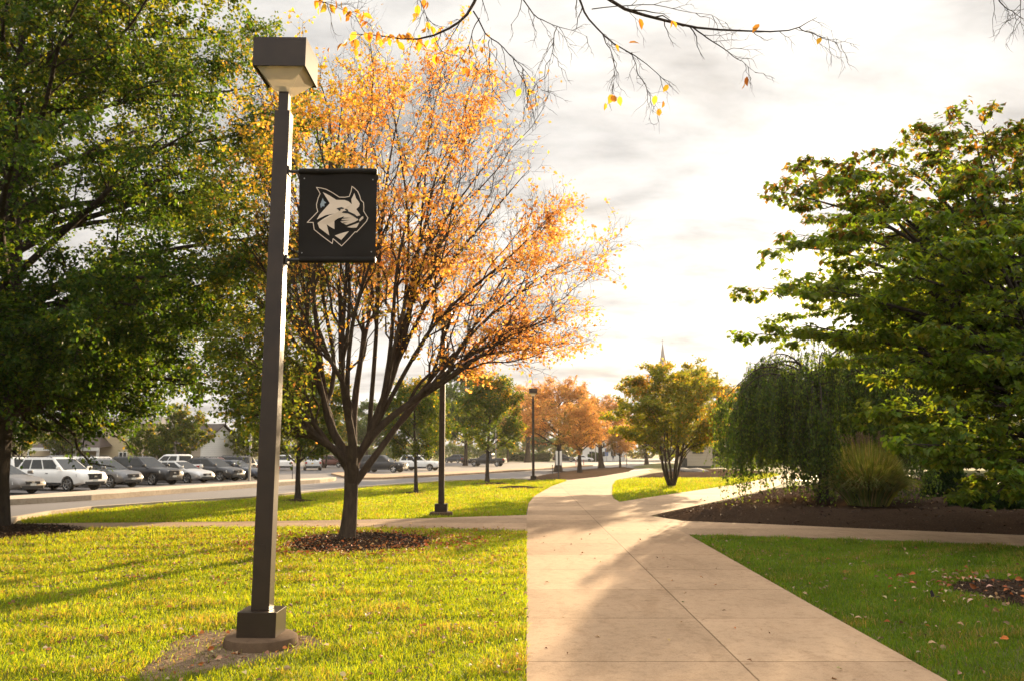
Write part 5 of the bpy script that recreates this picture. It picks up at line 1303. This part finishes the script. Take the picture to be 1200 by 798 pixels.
pole_thing('utility_pole', 262, 551, 478, .11, 'bark_dark', 'dark utility pole in front of the white gable', 'utility pole', wires)
def base_brown(root, h): 
    b = MB(); b.lathe([(.22, 0), (.2, .5), (.16, .52)], 16); b.build('base', M['kerb'], root)
pole_thing('timber_pole', 90.5, 552, 505, .13, 'bark', 'brown timber pole in front of the brown awning', 'pole', base_brown)
pole_thing('sign_post', 342.5, 561.8, 545, .03, 'dark_metal', 'short thin dark post at the kerb beside the white SUV seen from behind', 'post', lambda r_, h: [MB.box(q := MB(), -.05, .05, -.05, .05, h - .02, h + .04), q.build('cap', M['dark_metal'], r_)])
def strip_sign(root, h):
    for x in (-.20, .10):
        b = MB(); b.box(x, x + .16, -.075, -.05, h - 1.05, h); b.build('sign_panel', M['sign_white'], root, bevel=.01)
    b = MB(); b.box(-.22, .28, -.05, -.02, h - .3, h - .2); b.build('rail', M['dark_metal'], root)
pole_thing('path_sign', 654.5, 561.6, 528, .045, 'dark_metal', 'narrow sign of two white strips on a post by the thick trunk', 'sign', strip_sign)
pole_thing('sign_post', 647.5, 558, 545, .03, 'dark_metal', 'short dark post left of the white strip sign', 'post', lambda r_, h: [MB.box(q := MB(), -.04, .04, -.04, .04, h - .02, h + .05), q.build('cap', M['dark_metal'], r_)])
def octo(root, h):
    b = MB(); pts = [(.62 * math.cos(a), .62 * math.sin(a)) for a in np.arange(8) * math.pi / 4 + math.pi / 8]
    b.add([(x, -.07, h - .45 + z) for x, z in pts] + [(x, -.045, h - .45 + z) for x, z in pts], [tuple(range(8)), tuple(range(8, 16))[::-1]] + [(i, i + 8, (i + 1) % 8 + 8, (i + 1) % 8) for i in range(8)]); b.build('sign_panel', M['sign_back'], root)
pole_thing('road_sign', 693.5, 541.0, 520.5, .05, 'grey_metal', 'dark octagonal sign back on a pole at the far junction', 'road sign', octo)
for (u, v, vt, lab) in ((675, 546, 537.5, 'left of two thin red posts at the far kerb'), (684, 545, 537, 'right of two thin red posts at the far kerb')):
    pole_thing('red_post', u, v, vt, .06, 'red_post', lab, 'post', lambda r_, h: [MB.lathe(q := MB(), [(.07, h - .12), (.07, h + .02), (.03, h + .05)], 10), q.build('cap', M['sign_white'], r_)])
pole_thing('banner_post', 711, 540.5, 524, .06, 'grey_metal', 'far post with a blue banner, left of the walking person', 'post', lambda r_, h: [MB.box(q := MB(), -.35, .35, -.03, .03, h - 1.9, h - .2), q.build('banner', M['sign_blue'], r_, bevel=.01)])
pole_thing('path_post', 734.5, 548.6, 532, .06, 'grey_metal', 'grey post beside the very small yellow-green tree', 'post', lambda r_, h: [MB.lathe(q := MB(), [(.08, h - .1), (.08, h + .03), (.02, h + .08)], 10), q.build('cap', M['grey_metal'], r_)])
def hedge(u0, u1, v, hgt, label, seed, n=9000, mat='leaf', sz=.26):
    rng = np.random.default_rng(seed); a, c = G(u0, v), G(u1, v); mid = (a + c) / 2; L = np.linalg.norm(c - a); root = empty('hedge', tuple(mid)); tag(root, label, 'hedge')
    pos = np.stack([rng.uniform(-L / 2, L / 2, n), rng.uniform(-1.2, 1.2, n), rng.uniform(0, 1, n) ** .6 * hgt], 1); pos[:, 2] *= (.78 + .4 * clump(pos * [1, 0, 0], .9, seed)); 
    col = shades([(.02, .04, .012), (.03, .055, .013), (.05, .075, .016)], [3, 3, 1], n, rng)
    leaves('foliage', pos, rnd(rng, n), rnd(rng, n), .34 * rng.uniform(.7, 1.3, n), col, M[mat], root)
    m = 30; x = np.linspace(-L / 2, L / 2, m); st = np.zeros((m, 4, 3)); st[:, :, 0] = x[:, None]; st[:, :, 2] = np.linspace(-.1, hgt * .7, 4); st[:, 1:, :2] += rng.normal(0, .15, (m, 3, 2)); wood('stems', [(st, np.full((m, 4), .03), 4)], M['bark_dark'], root)
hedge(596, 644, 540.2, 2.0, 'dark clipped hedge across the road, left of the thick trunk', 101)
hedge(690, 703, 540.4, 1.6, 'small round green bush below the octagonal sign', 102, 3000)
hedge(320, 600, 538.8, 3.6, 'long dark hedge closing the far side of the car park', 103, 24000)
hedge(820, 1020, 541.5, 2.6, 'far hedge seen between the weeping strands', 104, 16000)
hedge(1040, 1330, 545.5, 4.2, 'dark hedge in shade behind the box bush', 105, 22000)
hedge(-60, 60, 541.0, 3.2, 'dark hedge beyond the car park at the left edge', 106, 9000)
M['rock'] = plain('rock', (.16, .14, .12), .85, .2, 0, 0, .35, 3, .6)
def rock(u, v, rx, ry, rz, label, seed):
    rng = np.random.default_rng(seed); g = G(u, v); bm = bmesh.new(); bmesh.ops.create_icosphere(bm, subdivisions=3, radius=1)
    p = np.array([q.co for q in bm.verts]); d = 1 + .5 * (clump(p, 1.6, seed) - .5)
    for q, k in zip(bm.verts, d): q.co = (q.co.x * rx * k, q.co.y * ry * k, max(q.co.z, -.35) * rz * k)
    me = bpy.data.meshes.new('rock'); bm.to_mesh(me); bm.free(); me.materials.append(M['rock']); o = link('rock', me); o.location = (g[0], g[1], .2); tag(o, label, 'rock')
rock(798, 554.5, 1.1, .8, .35, 'low flat dark rock nearer the stemmed tree, on the tan bed', 1); rock(813, 554.8, 1.2, .8, .3, 'flat grey rock on the tan bed in front of the beige building', 2)
# walking person
def person():
    g = G(718.7, 540.2); root = empty('person', tuple(g), R(150)); tag(root, 'person in dark clothes walking along the far road', 'person')
    J = {'pel': (0, 0, .94), 'waist': (0, 0, 1.08), 'chest': (0, .01, 1.32), 'neck': (0, .015, 1.50), 'head0': (0, .02, 1.58), 'head1': (0, .03, 1.70),
         'lh': (.10, 0, .90), 'lk': (.11, .12, .50), 'la': (.11, .16, .09), 'lt': (.11, .30, .04), 'rh': (-.10, 0, .90), 'rk': (-.11, -.02, .49), 'ra': (-.11, -.24, .12), 'rt': (-.11, -.13, .04),
         'ls': (.19, 0, 1.42), 'le': (.23, -.08, 1.14), 'lw': (.23, .02, .90), 'lf': (.23, .06, .80), 'rs': (-.19, 0, 1.42), 're': (-.23, .03, 1.14), 'rw': (-.23, .18, .93), 'rf': (-.23, .23, .84)}
    rad = dict(pel=.15, waist=.13, chest=.155, neck=.058, head0=.085, head1=.095, lh=.095, lk=.062, la=.045, lt=.035, rh=.095, rk=.062, ra=.045, rt=.035, ls=.07, le=.048, lw=.034, lf=.03, rs=.07, re=.048, rw=.034, rf=.03)
    E = ['pel-waist', 'waist-chest', 'chest-neck', 'neck-head0', 'head0-head1', 'pel-lh', 'lh-lk', 'lk-la', 'la-lt', 'pel-rh', 'rh-rk', 'rk-ra', 'ra-rt', 'chest-ls', 'ls-le', 'le-lw', 'lw-lf', 'chest-rs', 'rs-re', 're-rw', 'rw-rf']
    nm = list(J); me = bpy.data.meshes.new('body'); me.from_pydata([J[k] for k in nm], [tuple(nm.index(x) for x in e.split('-')) for e in E], [])
    ob = link('body', me); md = ob.modifiers.new('s', 'SKIN'); sd = me.skin_vertices[0].data
    for i, k in enumerate(nm): sd[i].radius = (rad[k], rad[k]); sd[i].use_root = (k == 'pel')
    ss = ob.modifiers.new('u', 'SUBSURF'); ss.levels = 2; bpy.context.view_layer.update()
    m2 = bpy.data.meshes.new_from_object(ob.evaluated_get(bpy.context.evaluated_depsgraph_get())); bpy.data.objects.remove(ob); m2.name = 'body'
    for c_ in (('skin', (.42, .26, .18)), ('jacket', (.03, .032, .04)), ('trousers', (.05, .055, .08)), ('shoes', (.02, .02, .02))): m2.materials.append(plain(*c_, .8))
    for p in m2.polygons:
        z = p.center.z; p.use_smooth = True; hand = abs(p.center.x) > .19 and z < .92
        p.material_index = 0 if (z > 1.50 or hand) else 1 if z > .93 else 2 if z > .12 else 3
    b_ = link('body', m2, root)
    bm = bmesh.new(); bmesh.ops.create_icosphere(bm, subdivisions=2, radius=.112); bmesh.ops.delete(bm, geom=[q for q in bm.verts if q.co.y > .05 and q.co.z < .03], context='VERTS'); me = bpy.data.meshes.new('hair'); bm.to_mesh(me); bm.free(); me.materials.append(plain('hair', (.03, .02, .015), .7)); h = link('hair', me, root); h.location = (0, .01, 1.70)
person()

def woods(u0, u1, D, hgt, seed, n, cols, size):
    """a far-off wood that reads as one mass"""
    rng = np.random.default_rng(seed); x0, x1 = (u0 - 600) / 1000 * D, (u1 - 600) / 1000 * D
    nb = int((x1 - x0) / 5) + 1; bx_ = np.linspace(x0, x1, nb) + rng.uniform(-2, 2, nb); by = D + rng.uniform(-6, 10, nb); bh = hgt * rng.uniform(.6, 1.15, nb); br = rng.uniform(3.0, 5.0, nb)
    k = rng.integers(0, nb, n); d_ = nrm_(rnd(rng, n)); r = rng.uniform(.5, 1, n) ** .4
    pos = np.stack([bx_[k] + d_[:, 0] * r * br[k], by[k] + d_[:, 1] * r * br[k], bh[k] * (.5 + .5 * d_[:, 2] * r)], 1); pos[:, 2] = np.maximum(pos[:, 2], .2)
    o = leaves('woods', pos, rnd(rng, n), rnd(rng, n), size * rng.uniform(.6, 1.3, n), shades(cols, [1] * len(cols), n, rng, .2), M['leaf'], None); o['kind'] = 'stuff'
woods(-100, 760, 300, 9, 201, 16000, [(.05, .075, .02), (.08, .09, .025), (.14, .11, .035)], 1.3)
woods(790, 1500, 210, 11, 202, 20000, [(.06, .085, .02), (.09, .105, .025), (.12, .11, .03)], 1.1)
# ---------------------------------------------------------------- grass, fallen leaves, mulch chips
def field(name, q, dens, hgt, wid, seed, pal, skip=True, near=7.0, hole=()):
    rng = np.random.default_rng(seed); lo, hi = q.min(0), q.max(0); A = (hi[0] - lo[0]) * (hi[1] - lo[1])
    n0 = int(A * dens); p = np.stack([rng.uniform(lo[0], hi[0], n0), rng.uniform(lo[1], hi[1], n0)], 1)
    dist = np.hypot(p[:, 0], p[:, 1]); lod = np.clip((near / dist) ** 1.25, .02, 1)
    p = p[rng.random(n0) < lod]; p = p[inside(p, q)]
    k = np.ones(len(p), bool)
    for bq, e, sd in BEDS:
        lo2, hi2 = bq.min(0) - 1, bq.max(0) + 1; near_ = (p > lo2).all(1) & (p < hi2).all(1)
        if near_.any():
            d = sdist(p[near_], bq) + e * wavy(p[near_], 2.5, sd); k[near_] &= (d + rng.normal(0, .06, near_.sum()) < 0.02) | (rng.random(near_.sum()) < (.10 if sd == 7 else .0))
    p = p[k]; n = len(p); dist = np.hypot(p[:, 0], p[:, 1]); sc_ = np.clip((dist / near) ** .62, 1, 6)
    c = clump(np.column_stack([p, np.zeros(n)]), 1.1, seed); c2 = clump(np.column_stack([p, np.zeros(n)]), 5.0, seed + 1)
    h = hgt * rng.uniform(.5, 1.3, n) * (.62 + .75 * c2) * np.clip(sc_ ** .35, 1, 1.6); w = wid * rng.uniform(.7, 1.3, n) * sc_
    az = rng.uniform(0, 6.283, n); lean = rng.uniform(.1, 1.1, n); dirv = np.stack([np.cos(az), np.sin(az)], 1); a2 = rng.uniform(0, 6.283, n); sd_ = np.stack([np.cos(a2), np.sin(a2)], 1) * w[:, None]
    v = np.zeros((n, 5, 3)); v[:, 0, :2] = p - sd_; v[:, 1, :2] = p + sd_
    m = p + dirv * (h * lean * .35)[:, None]; v[:, 2, :2] = m + sd_ * .75; v[:, 3, :2] = m - sd_ * .75; v[:, 2, 2] = v[:, 3, 2] = h * .55
    v[:, 4, :2] = p + dirv * (h * lean)[:, None]; v[:, 4, 2] = h * (1 - .3 * lean)
    i = (np.arange(n) * 5)[:, None]
    me = np_mesh(name, v.reshape(-1, 3), [i + np.array([[0, 1, 2, 3]]), i + np.array([[3, 2, 4]])], M['grass_blade'], False, np.repeat(pal(p, c, c2, n, rng), 5, 0))
    o = link(name, me); o['kind'] = 'stuff'; print(name, n); return o
GREEN = {'dry_lit': ([(.16, .235, .013), (.20, .265, .015), (.25, .285, .018), (.12, .19, .013)], [(.26, .22, .06), (.22, .17, .05), (.32, .26, .10)]),  # yellower, brighter blades: the sunlit side is partly put into the colour
         'lush_shaded': ([(.082, .155, .012), (.105, .18, .014), (.135, .19, .016), (.068, .13, .011)], [(.24, .19, .06), (.18, .14, .05), (.28, .22, .09)])}  # greener, darker blades: the right lawn's shade is partly put into the colour
def pal_lawn(dry_lit, lawn='dry_lit'):
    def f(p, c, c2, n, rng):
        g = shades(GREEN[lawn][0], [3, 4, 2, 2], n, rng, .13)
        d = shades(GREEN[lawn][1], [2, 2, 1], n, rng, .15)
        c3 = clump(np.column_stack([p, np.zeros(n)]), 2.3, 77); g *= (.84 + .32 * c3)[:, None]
        k = rng.random(n) < np.clip(dry_lit + (c - .5) * .4 + (c2 - .60) * .7, .02, .75); g[k] = d[k]; return g
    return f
LEFT = np.vstack([poly([(617.5, 798), (617.5, 700), (617.0, 622.6), (480, 619.4), (300, 617.8), (14, 620.4), (-60, 623.5)]), [(-15.5, 14.0), (-9.5, 6.4), (-5.5, 5.6), (0.02, 5.6)]])
RIGHT = np.vstack([poly([(1107, 798), (952, 710), (808, 627.4), (900, 630), (1000, 633), (1200, 641), (1330, 646)]), [(13.0, 14.0), (8.5, 7.0), (3.9, 5.9)]])
FAR = poly([(25, 610), (110, 597.2), (213, 589.5), (301, 584.5), (420, 572.2), (523, 564.6), (600, 562.0), (622, 562.6), (665, 562.7), (645, 570.2), (626, 581), (618.5, 590), (616, 603.6), (480, 608), (300, 611.2), (27, 613.7)])
MID = poly([(722, 563), (718, 569), (717.6, 580), (720, 584.2), (727, 588), (773, 580.7), (827, 572.7), (870, 566.2), (915, 556.3), (905, 554), (860, 559.8), (800, 560), (742, 560.2)])
field('grass', LEFT, 3600, .072, .0034, 1, pal_lawn(.09)); field('grass', RIGHT, 3600, .068, .0034, 2, pal_lawn(.06, 'lush_shaded'))
field('grass', FAR, 2900, .072, .0042, 3, pal_lawn(.08)); field('grass', MID, 1500, .075, .0050, 4, pal_lawn(.05))
def litter(name, q, n, size, seed, cols, wts, extra_z=.05, clipx=1e9):
    rng = np.random.default_rng(seed); lo, hi = q.min(0), q.max(0); p = np.stack([rng.uniform(lo[0], hi[0], n * 6), rng.uniform(lo[1], hi[1], n * 6)], 1); p = p[inside(p, q)]; p = p[p[:, 0] < clipx][:n]; n = len(p)
    pos = np.column_stack([p, np.full(n, extra_z) * rng.uniform(.7, 1.7, n)]); a = rnd(rng, n) * [1, 1, .25]; up = rnd(rng, n) * .4; up[:, 2] += 1
    o = leaves(name, pos, a, up, size * rng.uniform(.55, 1.3, n), shades(cols, wts, n, rng, .2), M['litter'], None, (OVAL * [1, 1, 2.2], OVAL_F), 1.15); o['kind'] = 'stuff'; return o
TAN = [(.34, .23, .12), (.24, .15, .075), (.34, .12, .035), (.16, .08, .04), (.42, .32, .18)]
litter('fallen_leaves', LEFT, 3200, .060, 11, TAN, [3, 3, 2, 2, 2], .06); litter('fallen_leaves', RIGHT, 480, .068, 12, TAN, [4, 3, 1.6, 1.5, 1]); litter('fallen_leaves', FAR, 500, .09, 13, TAN, [2, 3, 2, 2, 1])
litter('fallen_leaves', circle(TREE1 + np.array([.4, -.3, 0]), 2.7, seed=9), 1200, .075, 14, [(.36, .12, .03), (.28, .08, .025), (.40, .24, .10)], [3, 3, 2], .07); litter('fallen_leaves', circle(TREE1 + np.array([0, -1.2, 0]), 5.2, seed=10), 900, .066, 19, [(.36, .13, .03), (.40, .24, .08), (.30, .17, .07)], [2, 3, 2], .065, -.05); litter('fallen_leaves', circle(TREER + np.array([-1.0, -.2, 0]), 1.8, seed=8), 200, .09, 15, [(.30, .09, .03), (.40, .30, .18), (.25, .14, .07)], [3, 2, 2], .09)
litter('fallen_leaves', MAIN_BED, 420, .10, 16, TAN, [3, 3, 1, 2, 2], .42); litter('fallen_leaves', DIRT, 130, .06, 17, TAN, [3, 3, 3, 2, 1], .04); litter('fallen_leaves', np.array([(0.0, 6.), (3.6, 6.), (4.0, 24), (.2, 24)]), 70, .05, 18, TAN, [3, 3, 1, 2, 3], .045)
def chips(name, q, n, size, seed, z):
    rng = np.random.default_rng(seed); lo, hi = q.min(0), q.max(0); p = np.stack([rng.uniform(lo[0], hi[0], n * 3), rng.uniform(lo[1], hi[1], n * 3)], 1); d = sdist(p, q); k = d > 0.05; p, d = p[k][:n], d[k][:n]; n = len(p)
    pos = np.column_stack([p, np.minimum(d * z[0], z[1]) + .022]); o = leaves(name, pos, rnd(rng, n) * [1, 1, .35], rnd(rng, n) * .5 + [0, 0, 1], size * rng.uniform(.4, 1.3, n), shades([(.035, .020, .012), (.06, .034, .019), (.11, .066, .04), (.018, .011, .007)], [3, 3, 1, 2], n, rng), M['litter'], None, (DIAM * [1, .6, .6], DIAM_F)); o['kind'] = 'stuff'
chips('mulch_chips', BEDS[1][0], 5000, .07, 21, (.08, .10)); chips('mulch_chips', BEDS[2][0], 5000, .08, 22, (.08, .14)); chips('mulch_chips', BEDS[3][0], 5000, .05, 23, (.10, .10)); chips('mulch_chips', MAIN_BED, 16000, .11, 24, (.10, .28))
# one large dark curled leaf on the right lawn
g = G(1091, 699, .06); rng = np.random.default_rng(5)
o = leaves('fallen_leaf', g[None], np.array([[.8, .5, .15]]), np.array([[.2, -.5, .8]]), np.array([.16]), np.array([[.018, .012, .012]]), M['litter'], None, (OVAL * [1, 1, 4], OVAL_F), 1.5); tag(o, 'large dark curled leaf lying on the shaded right lawn', 'leaf')

# ---------------------------------------------------------------- the warm evening air
b = MB(); b.box(-420, 420, -40, 480, -1.0, 62.0)
def haze_mat():
    m, t = new_mat('haze'); v = t.nodes.new('ShaderNodeVolumePrincipled')
    v.inputs['Color'].default_value = (1.0, 0.95, 0.88, 1); v.inputs['Density'].default_value = 0.00013; v.inputs['Anisotropy'].default_value = 0.4
    o = t.nodes.new('ShaderNodeOutputMaterial'); t.links.new(v.outputs[0], o.inputs['Volume']); return m
hz = b.build('haze', haze_mat()); hz['kind'] = 'stuff'
